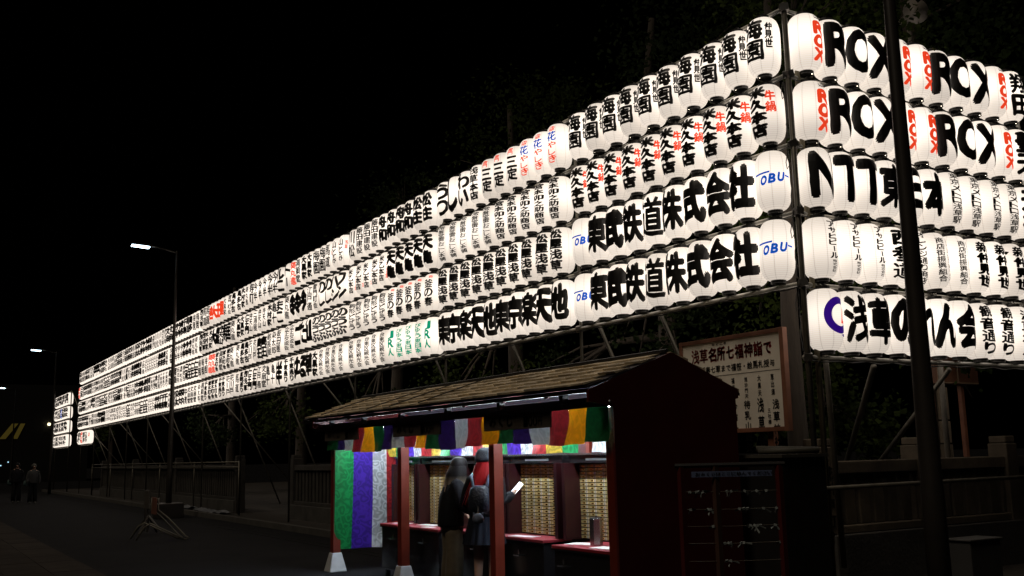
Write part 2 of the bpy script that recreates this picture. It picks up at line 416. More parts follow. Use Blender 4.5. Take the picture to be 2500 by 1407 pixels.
def lettering(key, lowres=False):
    if key in LETTER: return LETTER[key]
    fetch_glyphs(collect(key)); d = dz(key); fl = Flat(); inks = []
    if d == 'tobu':
        inks = ['b']; x = -.045
        for c, wd in (('O', .070), ('B', .072), ('U', .070)):
            fl.glyph(c, .06, x + wd / 2, -.012 + (x * .12), wd, .10, 0, .18); x += wd + .022
        fl.poly([(-.13, .045), (.06, .060), (.062, .079), (-.13, .064)])
        fl.poly([(.225, .012), (.29, .002), (.29, .020), (.225, .031)])
    elif d == 'logo':
        inks = ['p', 'r']; n = 40
        for k in range(n):
            a0 = R(62 + 285 * k / n); a1 = R(62 + 285 * (k + 1) / n)
            def pt(a, r): return (.02 + r * math.cos(a) * .95, .03 + r * math.sin(a) * 1.02)
            t0 = math.degrees(a0); wi = .135 - .03 * math.sin(a0 * .5); wj = .135 - .03 * math.sin(a1 * .5)
            fl.poly([pt(a0, wi), pt(a1, wj), pt(a1, .19), pt(a0, .19)])
        fl.poly([(.03, -.175), (.10, -.165), (.17, -.12), (.12, -.20)])
        A = [(.05, -.06), (.078, -.06), (.092, .12)]; 
        fl.poly([(.04, -.055), (.075, -.055), (.10, .09), (.095, .13)], 1); fl.poly([(.10, .09), (.125, -.055), (.16, -.055), (.105, .13)], 1)
        fl.poly([(.052, -.055), (.148, -.055), (.143, -.028), (.058, -.028)], 1)
    else:
        for st, ink, u, top, bot, wd, b in d[0]:
            if ink not in inks: inks.append(ink)
            mi = inks.index(ink); n = len(st); ch = (top - bot) / n
            for i, c in enumerate(st):
                small = c in 'ーいしりくゃゅょ'
                w2 = wd * (.42 if c == 'ー' else .85 if small else 1.0); h2 = ch * (.94 if n > 1 else 1.0)
                if c == 'ー': fl.glyph(c, b, u, top - ch * (i + .5), w2 * .35, h2 * .8, mi); continue
                fl.glyph(c, b, u, top - ch * (i + .5), w2, h2, mi)
    me = wrap(fl, 'lettering', inks, warp=(0.012 if d not in ('tobu', 'logo') else 0), seed=len(LETTER) * 3.1)
    LETTER[key] = me
    return me

RAIL = [6.276, 5.523, 4.751, 4.006, 3.243, 2.476]     # rail heights, top to bottom
BAY = 4.078
ORD = ['', 'first', 'second', 'third', 'fourth', 'fifth', 'sixth', 'seventh', 'eighth', 'ninth', 'tenth', 'eleventh']
def ordn(k): return ORD[k] if k < 12 else str(k) + ('th' if 10 < k % 100 < 14 or k % 10 not in (1, 2, 3) else {1: 'st', 2: 'nd', 3: 'rd'}[k % 10])
ROWN = ['top row', 'second row', 'third row', 'fourth row', 'bottom row']
def desc(key):
    d = dz(key)
    if d == 'tobu': return 'slanted blue lettering'
    if d == 'logo': return 'purple ring emblem'
    inks = [t[1] for t in d[0]]; n = sum(len(t[0]) for t in d[0])
    nm = {'k': 'black', 'r': 'red', 'b': 'blue', 'g': 'green'}
    if n == 1: return 'one huge %s character' % nm[inks[0]]
    s = []
    for i in inks:
        if nm[i] not in s: s.append(nm[i])
    return ('bold ' if d[0][0][6] >= .04 else '') + ' and '.join(s) + ' lettering'
def lantern(key, x, y, row, face, idx):
    z = RAIL[row + 1] + .390
    e = bpy.data.objects.new('paper_lantern', None); COL.objects.link(e)
    e.location = (x + random.uniform(-.004, .004), y + random.uniform(-.004, .004), z + random.uniform(-.006, .006))
    e.rotation_euler = (random.uniform(-.03, .03), random.uniform(-.03, .03), (math.pi / 2 - .05 if face == 'R' else .20 + .010 * min(idx, 20)) + random.uniform(-.09, .09))
    tag(e, 'white lantern with %s, %s from corner post, %s, %s wall' % (desc(key), ordn(idx + 1), ROWN[row], 'short' if face == 'R' else 'long'), 'lantern', 'paper lanterns hung in rows on the scaffold')
    put('shade', ME_SHADE, e, False); put('top_cap', ME_TOP, e, False); put('bottom_cap', ME_BOT, e, False)
    put('lettering', lettering(key), e, False)
    return e

rp = random.Random(11)
def pick(n, rep=(1, 4)):
    out = []
    while len(out) < n:
        k = rp.choice(['p'] * 14 + ['q'] * 3 + ['r'])
        i = rp.choice((2, 8, 13, 20)) if k == 'r' else rp.randrange(len(POOL))
        out += ['%s%d' % (k, i)] * rp.randint(*rep)
    return out[:n]
LEFT = [[], [], [], []]
LEFT[0] = ['umi'] * 10 + ['hana'] * 3 + ['san'] * 3 + ['asa', 'K:わい', 'K:し', 'K:うつ'] + ['sho'] * 2 + ['fune'] * 4 + ['fuji'] * 3 + ['p11'] \
    + pick(9, (1, 2)) + ['K:トー', 'K:ルニ', 'p20', 'p20'] + pick(9, (1, 3)) + ['q3', 'RB:屋', 'RB:王', 'RB:大', 'RB:吉'] + pick(3)
LEFT[1] = ['yone'] * 10 + ['miya'] * 5 + ['toki'] * 5 + ['kame'] * 5 + ['iwa'] * 5 + ['K:フシ', 'K:ハシ', 'K:のし', 'K:のし'] + pick(2, (1, 1)) \
    + ['B:今', 'B:令', 'B:令'] + ['p2', 'K:まこ', 'p5', 'p6', 'q9', 'q9'] + pick(6, (1, 2)) + ['B:画', 'B:馬', 'p9', 'B:冨', 'B:大'] + pick(4)
LEFT[2] = (['tobu'] + ['B:' + c for c in '社会式株道鉄武東'] + ['tobu']) + ['matsu'] * 10 + ['kama'] * 5 + ['doze'] * 5 \
    + ['K:のうぶ'] * 5 + ['B:仙', 'B:だ', 'B:ご', 'rissho', 'rissho'] + ['p7', 'p8', 'p1', 'K:高田', 'K:高田', 'q13'] + pick(9, (1, 2)) + ['r2', 'r2'] + pick(3)
LEFT[3] = (['tobu'] + ['B:' + c for c in '社会式株道鉄武東'] + ['tobu']) + ['B:' + c for c in '地天楽京東地天楽京東'] + ['jr', 'byu', 'byu', 'byu', 'jr'] + ['tai'] * 5 \
    + ['tai'] * 4 + ['p3', 'B:草', 'B:る', 'B:ゆ', 'p12', 'p12'] + ['K:祥', 'q5', 'q5', 'p26', 'p17', 'p18', 'p18', 'p15'] + pick(12, (1, 2))
NIND = 6
for row in range(4):
    seq = (LEFT[row] + pick(60))[:NIND * 10]
    for i, key in enumerate(seq):
        b, k = divmod(i, 10)
        lantern(key, -(b * BAY + .285 + .3897 * k), 0.0, row, 'L', i)
RIGHT = [['rox', 'B:R', 'B:O', 'B:X', 'rox', 'rox', 'B:R', 'B:O', 'B:X', 'rox', 'K:翔田'],
         ['rox', 'B:R', 'B:O', 'B:X', 'rox', 'rox', 'B:R', 'B:O', 'B:X', 'rox', 'K:聖天'],
         ['B:N', 'B:T', 'B:T', 'B:東', 'B:日', 'B:本', 'metro', 'metro', 'metro', 'metro', 'K:天社'],
         ['beer', 'beer', 'beer', 'nishi', 'orange', 'shotengai', 'shotengai', 'naka', 'naka', 'naka', 'naka'],
         ['logo'] + ['B:' + c for c in '浅草のれん会'] + ['kannon', 'kannon', 'asa', 'asa']]
for row in range(5):
    for i, key in enumerate(RIGHT[row]):
        lantern(key, 0.0, .325 + .366 * i, row, 'R', i)

# far lanterns: past the 300 that show largest, one mass
def far_lanterns():
    bm = bmesh.new()
    sh = MB(); sh.lathe([(lrad(z * LH), z * LH) for z in (-1, -.93, -.7, 0, .7, .93, 1)], 12, cap=False)
    cp = MB(); cp.lathe([(LC + .004, LH), (LC + .004, LH + .036)], 10); cp.lathe([(LC + .004, -LH - .036), (LC + .004, -LH)], 10)
    me1 = smooth(sh).mesh('a', M_PAPER_FAR); me2 = cp.mesh('b', M_CAP)
    mats = [M_PAPER_FAR, M_CAP] + [INK[k] for k in 'krbgp']
    idx = {m.name: i for i, m in enumerate(mats)}
    V = []; F = []; MI = []; SM = []
    def addm(me, mtx):
        o = len(V); V.extend(mtx @ v.co for v in me.vertices)
        mm = [idx[m.name] for m in me.materials]
        for p in me.polygons:
            F.append(tuple(i + o for i in p.vertices)); MI.append(mm[p.material_index]); SM.append(p.use_smooth)
    for i in range(28): S['f%d' % i] = D((POOL[i], 'k', .03, .26, -.26, .125 if len(POOL[i]) < 4 else .11, .03))
    for i in range(28): S['h%d' % i] = D((POOL[i][:2], 'k', .02, .27, -.25, .19, .06))
    keys = ['f%d' % i for i in range(0, 28)] + ['h%d' % i for i in range(0, 28, 2)] * 3 + ['r2', 'bl4', 'q3', 'q11']
    spots = []
    for row in range(4):
        seq = []
        while len(seq) < 60: seq += [rp.choice(keys)] * rp.randint(1, 3)
        for i in range(60):
            b, k = divmod(i, 10); spots.append((-( (b + NIND) * BAY + .285 + .3897 * k), row, seq[i]))
    for k in range(8): spots.append((-(11 * BAY + .9 + .3897 * k), 4, rp.choice(keys)))
    for row in range(1, 5):
        for k in range(13): spots.append((-(53.2 + .40 * k), row, rp.choice(keys)))
    for x, row, key in spots:
        mt = Matrix.Translation((x, 0, RAIL[row + 1] + .390 if row < 5 else 0)) @ Matrix.Rotation(.4 + random.uniform(-.1, .1), 4, 'Z')
        addm(me1, mt); addm(me2, mt); addm(lettering(key), mt)
    me = bpy.data.meshes.new('far_lanterns'); me.from_pydata(V, [], F)
    for m in mats: me.materials.append(m)
    me.polygons.foreach_set('material_index', MI); me.polygons.foreach_set('use_smooth', SM)
    o = put('far_paper_lanterns', me)
    tag(o, 'far stretch of the long lantern wall, rows of small white lanterns beyond the lamp post', 'lanterns', kind='stuff')
far_lanterns()

# ------------------------------------------------------------------ scaffold
def pipe(name, a, b, r, parent, m=M_PIPE, n=8):
    mb = smooth(MB()); mb.tube([a, b], r, n); return mb.build(name, m, parent)
sc = thing('lantern_scaffold', 'steel pipe scaffold carrying the rows of lanterns round the corner', 'scaffold', (0, .05, 0))
PY = 0.045
NB = 12
for b in range(NB + 1):
    pipe('post', (-b * BAY, PY + .03 * (b > 0), 0), (-b * BAY, PY + .03 * (b > 0), RAIL[0] + .06), .030 if b == 0 else .024, sc, M_PIPE_D)
pipe('post', (-PY, .235, 0), (-PY, .235, RAIL[0] - .5), .030, sc, mat('pale_timber_pole', (.20, .17, .11), .7, var=.2, scale=5))
pipe('post', (-PY, 4.22, 0), (-PY, 4.22, RAIL[0] + .05), .026, sc, M_PIPE)
for li, z in enumerate(RAIL[:5]):
    for b in range(NB):
        x0 = -b * BAY + (.02 if b == 0 else .0); x1 = -(b + 1) * BAY
        pipe('rail', (x0, PY, z), (x1, PY, z), .024, sc)
    mb = MB()
    for b in range(NB):   # feeder cable drooping under each rail
        pts = []
        for k in range(21):
            x = -b * BAY - BAY * k / 20
            pts.append((x, PY - .035, z - .028 - .018 * abs(math.sin(k * math.pi / 2 + b)) - .01 * random.random()))
        mb.tube(pts, .008, 5)
    mb.build('feeder_cable', M_WIRE, sc)
pipe('rail', (-11 * BAY - .4, PY, RAIL[5]), (-12 * BAY, PY, RAIL[5]), .024, sc)
for z in RAIL:
    pipe('rail', (-PY, .03, z), (-PY, 4.6, z), .024, sc)
    mb = MB(); mb.tube([(-PY + .035, .05 + .22 * k, z - .028 - .016 * (k % 2) - .01 * random.random()) for k in range(21)], .008, 5)
    mb.build('feeder_cable', M_WIRE, sc)
pipe('rail', (-.02, .05, 1.145), (-.02, 4.6, 1.165), .022, sc, M_PIPE_D)
ME_CL = MB()
ME_CL.box((-.04, -.045, -.04), (.04, .045, .04)); ME_CL.tube([(-.045, -.03, 0), (.045, -.03, 0)], .010, 6); ME_CL.tube([(0, -.06, -.03), (0, .06, -.03)], .010, 6)
ME_CL = ME_CL.mesh('clamp', M_CLAMP)
for b in range(0, NB + 1):
    for z in RAIL[:5] + ([RAIL[5]] if b == 0 else []):
        o = put('clamp', ME_CL, sc); o.location = (-b * BAY, PY + .0, z); o.rotation_euler = (random.uniform(-.4, .4), random.uniform(-.4, .4), random.random() * 3)
def droop(a, b, sag, n=12, seed=0):
    a = Vector(a); b = Vector(b); rr = random.Random(seed); pts = []
    for k in range(n + 1):
        t = k / n; p = a.lerp(b, t); p.z -= sag * 4 * t * (1 - t)
        pts.append(p + Vector((rr.uniform(-.008, .008), rr.uniform(-.008, .008), rr.uniform(-.008, .008))))
    return pts
mb = MB()
for li, z in enumerate(RAIL[1:5]):
    mb.tube(droop((-.03, -.0, z + .02), (-.05, .02, z - .70), .0, 10, li), .006, 5)
    mb.tube([(-.02, -.03, z - .1), (-.02, -.06, z - .22), (-.0, -.07, z - .3), (.02, -.05, z - .25), (.01, -.03, z - .12)], .005, 5)
mb.build('feeder_cable', M_WIRE, sc)
for b in range(NB):     # raking braces to the rear
    if b < 2: continue
    x = -b * BAY - BAY * .12
    pipe('brace', (x, PY + .05, RAIL[4] + .07), (x + .1 * (b % 3), 1.3, .35), .022, sc, M_PIPE_D)
    if b % 2: pipe('brace', (x - 1.6, PY + .05, RAIL[4] + .07), (x - 1.6, 2.2, .9), .020, sc, M_PIPE_D)
for x in (-2.45, -3.75, -6.05):
    pipe('brace', (x, PY + .06, RAIL[4] + .1), (x + .25, 1.3, .5), .026, sc, M_PIPE_D)
pipe('brace', (-.1, 1.16, RAIL[5] - .06), (-1.45, 2.1, 1.25), .035, sc, M_PIPE_D)
pipe('brace', (-.1, 2.45, RAIL[5] - .06), (-1.6, 2.75, 1.2), .030, sc, M_PIPE_D)
pipe('brace', (-.12, .42, RAIL[5] + .6), (-.35, .75, .3), .03, sc, M_PIPE_D)
# end frame of the far block
sc2 = thing('lantern_scaffold', 'slender pipe frame of the separate lantern block at the far left end', 'scaffold', (-53, .05, 0))
for x in (-53.0, -58.6): pipe('post', (x, PY, 0), (x, PY, RAIL[1] + .05), .03, sc2, M_PIPE_D)
for z in RAIL[1:]: pipe('rail', (-53.0, PY, z), (-58.6, PY, z), .024, sc2)
pipe('brace', (-53.1, .1, RAIL[1]), (-53.1, 2.2, .4), .025, sc2, M_PIPE_D)

# ------------------------------------------------------------------ ground
g = MB(); g.add([(-400, -300, 0), (300, -300, 0), (300, 300, 0), (-400, 300, 0)], [(0, 1, 2, 3)])
tag(g.build('street', M_ASPH), kind='structure')
g = MB(); g.box((-400, -60, -.1), (60, -5.3, .004)); pv = g.build('plaza_pavement', M_PAVE); tag(pv, kind='structure')
slab = MB(); slab.box((-.295, -.295, 0), (.295, .295, .012)); ME_SL = slab.mesh('paving_slab', M_PAVE)
for i in range(34):
    for j in range(4):
        o = put('paving_slab', ME_SL, pv); o.location = (-4.6 - .6 * i, -5.6 - .6 * j, .004 + random.uniform(-.002, .002))
kb = MB(); kb.box((-60, -.42, 0), (60, -.28, .13)); kerb = kb.build('planting_kerb', M_STONE_D); tag(kerb, kind='structure')
pl = MB(); pl.box((-60, -.28, 0), (.7, 60, .10)); tag(pl.build('planting_bed', mat('soil', (.025, .02, .016), .95, var=.4, bump=.6, bscale=12)), kind='structure')
ME_LS = MB(); ME_LS.box((-.5, -.12, 0), (.5, .12, .02)); 
for k in range(2):
    mb = MB(); mb.box((-60, -1.05 - .22 * k, 0), (-7.6, -1.0 - .22 * k, .006)); tag(mb.build('gutter_line', mat('worn_line', (.013, .013, .013), .9, spec=.1)), kind='structure')

# ------------------------------------------------------------------ stone fences
def stone_fence(name, label, p0, p1, zb, zt, slat_w, gap, ms=None, cap=.14, pillars=(0,), text=None):
    p0 = Vector((*p0, 0)); p1 = Vector((*p1, 0)); d = (p1 - p0); Ln = d.length; d.normalize(); nrm = Vector((d.y, -d.x, 0))
    t = thing(name, label, 'fence', p0); ms = ms or M_STONE
    def bx(a0, a1, dn, z0, z1, nm, m):
        mb = MB(); P = []
        for z in (z0, z1):
            for (a, s) in ((a0, -1), (a1, -1), (a1, 1), (a0, 1)):
                q = p0 + d * a + nrm * dn * s; P.append((q.x, q.y, z))
        mb.hexa(P); return bevel(mb.build(nm, m, t), .012)
    bx(0, Ln, .17, 0, zb, 'base_course', M_STONE_D)
    bx(0, Ln, .11, zb + .001, zb + .09, 'sill', ms)
    n = max(1, round(Ln / 1.7))
    for k in range(n):   # cap stones butted end to end
        bx(Ln * k / n + .004, Ln * (k + 1) / n - .004, .095, zt - cap, zt + random.uniform(-.006, .006), 'cap_stone', ms)
    a = gap
    while a + slat_w < Ln:
        bx(a, a + slat_w, .055, zb + .09, zt - cap, 'slat', ms); a += slat_w + gap
    for a in pillars:
        bx(a - .11, a + .11, .13, .0, zt + .16, 'pillar', ms); bx(a - .095, a + .095, .115, zt + .165, zt + .25, 'pillar_head', ms)
    return t
stone_fence('stone_fence', 'weathered stone fence behind the short right lantern wall', (-.62, .78), (-.62, 6.2), .62, 1.40, .16, .075, pillars=(-.02, 1.62, 3.3))
stone_fence('stone_fence', 'stone picket fence seen between the lamp post and the stall', (-44, .45), (-21.7, .45), .45, 1.45, .14, .10, ms=M_STONE_SHADE, pillars=(0, 7.4, 14.9, 22.3))
stone_fence('stone_fence', 'stone picket fence starting just left of the stall', (-17.6, .7), (-8.2, .7), .45, 1.42, .14, .10, ms=M_STONE_SHADE, pillars=(0,))
stone_fence('stone_fence', 'short run of stone fence hidden behind the stall', (-5.2, .7), (-1.1, .7), .45, 1.40, .16, .09, pillars=())
# carved pillar text
def sign_text(flatdef, name, parent, origin, ux, uz, nrm, m, off=.003):
    fl = Flat(); prs = []
    for st, cu, cv, wd, ht, vert, b in flatdef: prs += [(c, b) for c in st]
    fetch_glyphs(prs)
    for st, cu, cv, wd, ht, vert, b in flatdef:
        n = len(st)
        for i, c in enumerate(st):
            if c == ' ': continue
            if vert: fl.glyph(c, b, cu, cv - ht * i, wd, ht * .88, fit=False)
            else: fl.glyph(c, b, cu + wd * i, cv, wd * .92, ht, fit=not (c in '・円まで与七でなどころみくじ'))
    ux = Vector(ux); uz = Vector(uz); nrm = Vector(nrm); origin = Vector(origin)
    me = bpy.data.meshes.new(name); me.from_pydata([origin + ux * a + uz * b + nrm * off for a, b in fl.v], [], fl.f)
    me.materials.append(m); return put(name, me, parent)

# ------------------------------------------------------------------ street lamps
def street_lamp(x, y, label, h=7.7, r0=.084, r1=.026, lit=True, box=True):
    t = thing('street_lamp', label, 'street lamp', (x, y, 0), 'street lamps along the road')
    mb = smooth(MB()); mb.tube([(x, y, 0), (x, y, 1.2), (x, y, 1.25), (x, y, h - .1), (x, y, h)], [r0 * 1.04, r0 * 1.0, r0 * .95, r1, r1 * .7], 14); mb.build('pole', M_LPOLE, t)
    mb = smooth(MB()); mb.tube([(x, y, h - .06), (x, y - .35, h + .015), (x, y - .75, h + .07)], .022, 8); mb.build('arm', M_LPOLE, t)
    hd = MB(); hd.hexa([(x - .11, y - 1.28, h + .075), (x + .11, y - 1.28, h + .075), (x + .13, y - .72, h + .04), (x - .13, y - .72, h + .04), (x - .08, y - 1.26, h + .12), (x + .08, y - 1.26, h + .12), (x + .10, y - .74, h + .11), (x - .10, y - .74, h + .11)])
    lh = bevel(hd.build('lamp_head', M_LPOLE, t), .015)
    ld = MB(); ld.hexa([(x - .10, y - 1.27, h + .035), (x + .10, y - 1.27, h + .035), (x + .115, y - .78, h + .005), (x - .115, y - .78, h + .005), (x - .095, y - 1.27, h + .073), (x + .095, y - 1.27, h + .073), (x + .115, y - .78, h + .042), (x - .115, y - .78, h + .042)])
    bevel(ld.build('led_lens', M_LED, lh), .012)
    if box:
        mb = MB(); mb.box((x - .35, y - .35, 0), (x + .35, y + .35, .42)); bevel(mb.build('ballast_block', M_LPOLE, t), .02)
    return t
street_lamp(2.29, -1.22, 'nearest dark lamp post rising in front of the short right lantern wall', box=False)
street_lamp(-22.78, -1.25, 'lamp post with bright white head in front of the long lantern wall')
street_lamp(-53.2, -.8, 'second lamp post up the street, left of the lantern wall', box=False)
street_lamp(-83.7, -.1, 'farthest lamp post at the left edge of the picture', box=False)

# ------------------------------------------------------------------ fortune stall
XL, XR, YF, YB = -6.55, 0.226, -2.557, -1.2
EAV = (-2.87, 2.125); RID = (-1.95, 2.43); BEV = (-1.14, 2.075); RXL = -6.97
st = thing('fortune_stall', 'long open-fronted stall with shingled roof and five-colour bunting', 'stall', (-3.2, -1.9, 0))
# roof: soffit boards + single shingles
rf = MB(); th = .022
for (a, b) in ((EAV, RID), (RID, BEV)):
    rf.hexa([(RXL, a[0], a[1] - th), (XR - .004, a[0], a[1] - th), (XR - .004, b[0], b[1] - th), (RXL, b[0], b[1] - th), (RXL, a[0], a[1]), (XR - .004, a[0], a[1]), (XR - .004, b[0], b[1]), (RXL, b[0], b[1])])
roof = rf.build('roof', M_SOFFIT, st)
dv = Vector((0, RID[0] - EAV[0], RID[1] - EAV[1])); Ls = dv.length; dv.normalize(); nv = Vector((0, -dv.z, dv.y))
ns = 6; ex = Ls / ns
SHM = []
for k in range(6):
    wd = [.245, .255, .25, .24, .26, .25][k]; rr = random.Random(k); mb = MB(); tb = .020 + .008 * rr.random()
    sk = rr.uniform(-.03, .03)
    P = []
    for lift in (0, 1):
        for (a, b) in ((-wd / 2 + sk, -.012 - rr.random() * .012), (wd / 2 + sk, -.012 - rr.random() * .012), (wd / 2, ex * 1.08), (-wd / 2, ex * 1.08)):
            q = dv * b + nv * ((.011 if b < 0 else .003) + lift * (tb * .8 if b < 0 else .006)); P.append((a, q.y, q.z))
    mb.hexa(P); SHM.append(mb.mesh('shingle', M_SHINGLE))
for r in range(ns):
    x = XR - .16 - (r % 2) * .12
    while x > RXL + .1:
        o = put('shingle', random.choice(SHM), roof); b = Vector((x, EAV[0], EAV[1])) + dv * (ex * r)
        o.location = b; o.rotation_euler = (random.uniform(-.012, .012), random.uniform(-.015, .03), random.uniform(-.02, .02)); x -= .252
    mb = MB(); b0 = Vector((0, EAV[0], EAV[1])) + dv * (ex * r)   # half shingle at the verge
bk = MB(); nb = 4
for k in range(nb):
    t0, t1 = k / nb, (k + 1) / nb
    y0 = BEV[0] + (RID[0] - BEV[0]) * t0; z0 = BEV[1] + (RID[1] - BEV[1]) * t0; y1 = BEV[0] + (RID[0] - BEV[0]) * t1; z1 = BEV[1] + (RID[1] - BEV[1]) * t1
    bk.hexa([(RXL, y0, z0 + .004), (XR - .01, y0, z0 + .004), (XR - .01, y1, z1 + .004), (RXL, y1, z1 + .004), (RXL, y0, z0 + .04), (XR - .01, y0, z0 + .04), (XR - .01, y1, z1 + .012), (RXL, y1, z1 + .012)])
bk.build('rear_shingle_courses', M_SHINGLE, roof)
mb = MB(); mb.tube([(RXL - .02, RID[0], RID[1] + .022), (XR - .06, RID[0], RID[1] + .022)], .022, 8); mb.build('ridge_cap', M_BEAM, roof)
for x in (-6.2, -4.6, -3.9, -3.1):
    mb = MB(); mb.tube([tuple(Vector((x, EAV[0] - .01, EAV[1])) + nv * .032), tuple(Vector((x + .02, RID[0], RID[1])) + nv * .032)], .007, 5); mb.build('roof_cord', M_WIRE, roof)
for x in [RXL + .05 + i * .80 for i in range(9)]:
    mb = MB(); a = Vector((x, EAV[0] + .04, EAV[1] - .024)); b = Vector((x, RID[0], RID[1] - .024))
    mb.hexa([(x - .03, a.y, a.z - .05), (x + .03, a.y, a.z - .05), (x + .03, b.y, b.z - .05), (x - .03, b.y, b.z - .05), (x - .03, a.y, a.z), (x + .03, a.y, a.z), (x + .03, b.y, b.z), (x - .03, b.y, b.z)])
    mb.build('rafter', M_RED, roof)
# gables
def gable(x0, x1, low):
    P = [(-2.88, 2.085), (-1.97, 2.43), (-1.93, 2.43), (-1.165, 2.11), (-1.165, 2.03), (-1.20, 2.02), (-1.20, low), (-2.62, low), (-2.62, 1.94), (-2.88, 1.985)]
    mb = MB(); n = len(P); mb.add([(x0, y, z) for y, z in P] + [(x1, y, z) for y, z in P], [tuple(range(n - 1, -1, -1)), tuple(range(n, 2 * n))] + [(i, (i + 1) % n, n + (i + 1) % n, n + i) for i in range(n)])
    return mb
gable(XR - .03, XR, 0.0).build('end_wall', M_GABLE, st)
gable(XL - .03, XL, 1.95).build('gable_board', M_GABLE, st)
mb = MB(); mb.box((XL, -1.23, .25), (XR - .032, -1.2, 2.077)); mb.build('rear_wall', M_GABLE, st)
mb = MB(); mb.box((RXL, -2.855, 2.065), (XR - .032, -2.80, 2.100)); mb.build('eave_beam', M_BEAM, st)
mb = MB(); mb.box((RXL + .02, -2.735, 1.945), (XR - .032, -2.675, 2.03)); mb.build('front_beam', M_BEAM, st)
for x in (-6.9, -6.1, -4.95, -3.8, -2.6, -1.45, -.32, .15):
    mb = MB(); mb.box((x - .03, -2.80, 1.99), (x + .03, -2.74, 2.066)); mb.build('strut', M_BEAM, st)
for x in (-6.48, -4.22, -1.94, .13):
    mb = MB(); mb.box((x - .055, YF - .055, .02), (x + .055, YF + .055, 1.945)); p = bevel(mb.build('post', M_RED, st), .005)
    ft = MB(); a, b = .125, .068
    ft.hexa([(x - a, YF - a, 0), (x + a, YF - a, 0), (x + a, YF + a, 0), (x - a, YF + a, 0), (x - b, YF - b, .255), (x + b, YF - b, .255), (x + b, YF + b, .255), (x - b, YF + b, .255)])
    bevel(ft.build('post_foot', M_FOOT, p), .008)
for x in (-6.48, -4.22, -1.94):
    mb = MB(); mb.box((x - .05, -1.32, .02), (x + .05, -1.23, 2.03)); mb.build('rear_post', M_RED, st)
mb = MB(); mb.box((-1.47, -1.74, 1.55), (-1.41, -1.70, 2.1)); mb.build('hanger', M_RED, st)
mb = MB(); mb.box((XL, -2.24, 2.031), (XR - .032, -2.20, 2.075)); mb.build('lamp_rail', M_RED, st)
for x in (-5.9, -4.75, -3.6, -2.45, -1.3, -.35):
    mb = MB(); mb.box((x - .5, -2.265, 2.0), (x + .5, -2.175, 2.03)); fx = mb.build('lamp_fitting', M_WHITE, st)
    mb = smooth(MB()); mb.tube([(x - .47, -2.22, 1.978), (x + .47, -2.22, 1.978)], .014, 8); mb.build('fluorescent_tube', M_TUBE, fx)
mb = smooth(MB()); mb.tube([(XL - .35, -2.66, 1.992), (XR + .01, -2.66, 1.985)], .011, 8); mb.build('bunting_pole', M_STEEL, st)

def cloth_panel(name, key, x0, x1, z0, z1, y, parent, axis='x', amp=.018, seed=0, flare=.0):
    nx, nz = 8, 10; vs = []; fs = []
    for j in range(nz + 1):
        for i in range(nx + 1):
            a = x0 + (x1 - x0) * i / nx; t = j / nz; z = z1 + (z0 - z1) * t
            d = amp * (0.25 + t) * noise.noise(Vector((a * 3.3, t * 1.2 + seed, seed))) * 2 + flare * t * t
            z += .012 * t * noise.noise(Vector((a * 4, 3.3, seed)))
            vs.append((a + (amp * .5 * t * noise.noise(Vector((seed, t * 3, a)))), y + d, z) if axis == 'x' else (y + d, a, z))
    for j in range(nz):
        for i in range(nx):
            p = j * (nx + 1) + i; fs.append((p, p + 1, p + nx + 2, p + nx + 1))
    mb = smooth(MB()); mb.add(vs, fs); return mb.build(name, CL[key], parent)
bt = thing('five_colour_bunting', 'five-colour cloth bunting hung along the stall front', 'bunting', (-3.2, -2.64, 1.99))
n = 21; x0, x1 = -6.5, .205
for k in range(n):
    a = x0 + (x1 - x0) * k / n; b = x0 + (x1 - x0) * (k + 1) / n
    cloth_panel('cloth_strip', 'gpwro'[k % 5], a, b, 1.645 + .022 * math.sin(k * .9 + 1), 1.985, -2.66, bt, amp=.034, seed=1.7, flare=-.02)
b2 = thing('five_colour_bunting', 'brightly lit bunting along the rear above the drawer cabinets', 'bunting', (-3.2, -1.8, 1.78))
seq = 'YGPWRYGPWRYGPWRYGPWRYG'; xs = -6.4; k = 0
while xs < .15:
    xe = min(.17, xs + .285)
    if not (-1.5 < (xs + xe) / 2 < -1.41): cloth_panel('cloth_strip', seq[k % len(seq)], xs, xe, 1.557, 1.80, -1.80, b2, amp=.02, seed=4.1 + .2 * (k // 7))
    xs = xe; k += 1
cu = thing('stall_curtain', 'long green, purple, white and red curtain closing the left end of the stall', 'curtain', (-6.4, -2.1, .3))
for key, a, b in (('G', -2.60, -2.325), ('P', -2.325, -2.03), ('W', -2.03, -1.82), ('R', -1.82, -1.42)):
    cloth_panel('cloth_strip', key, a, b, .300, 1.96, -6.40, cu, axis='y', amp=.045, seed=2.2)
cu = thing('stall_curtain', 'narrow white and purple curtain edge inside the right end of the stall', 'curtain', (.16, -2.1, 1.6))
for key, a, b in (('W', -2.60, -2.3), ('P', -2.3, -2.0), ('G', -2.0, -1.7)):
    cloth_panel('cloth_strip', key, a, b, 1.60, 1.92, .165, cu, axis='y', amp=.015, seed=6.2)
# price boards
for x0, x1, lab in ((-6.52, -5.30, 'leftmost dark price board hung on the bunting'), (-4.18, -2.91, 'middle dark price board hung on the bunting'), (-1.90, -.64, 'rightmost, largest-looking dark price board hung on the bunting')):
    t = thing('price_board', lab, 'sign', ((x0 + x1) / 2, -2.7, 1.8), 'price boards on the stall front')
    mb = MB(); mb.box((x0, -2.715, 1.795), (x1, -2.695, 1.992)); bevel(mb.build('board', M_BOARD, t), .004)
    sign_text([('みくじ', x0 + .19, 1.885, .165, .13, False, .03), ('100円', x0 + .83, 1.865, .085, .10, False, .02), ('FORTUNE', x0 + .80, 1.945, .045, .035, False, .012)], 'lettering', t, (0, -2.715, 0), (1, 0, 0), (0, 0, 1), (0, -1, 0), M_SIGNK)

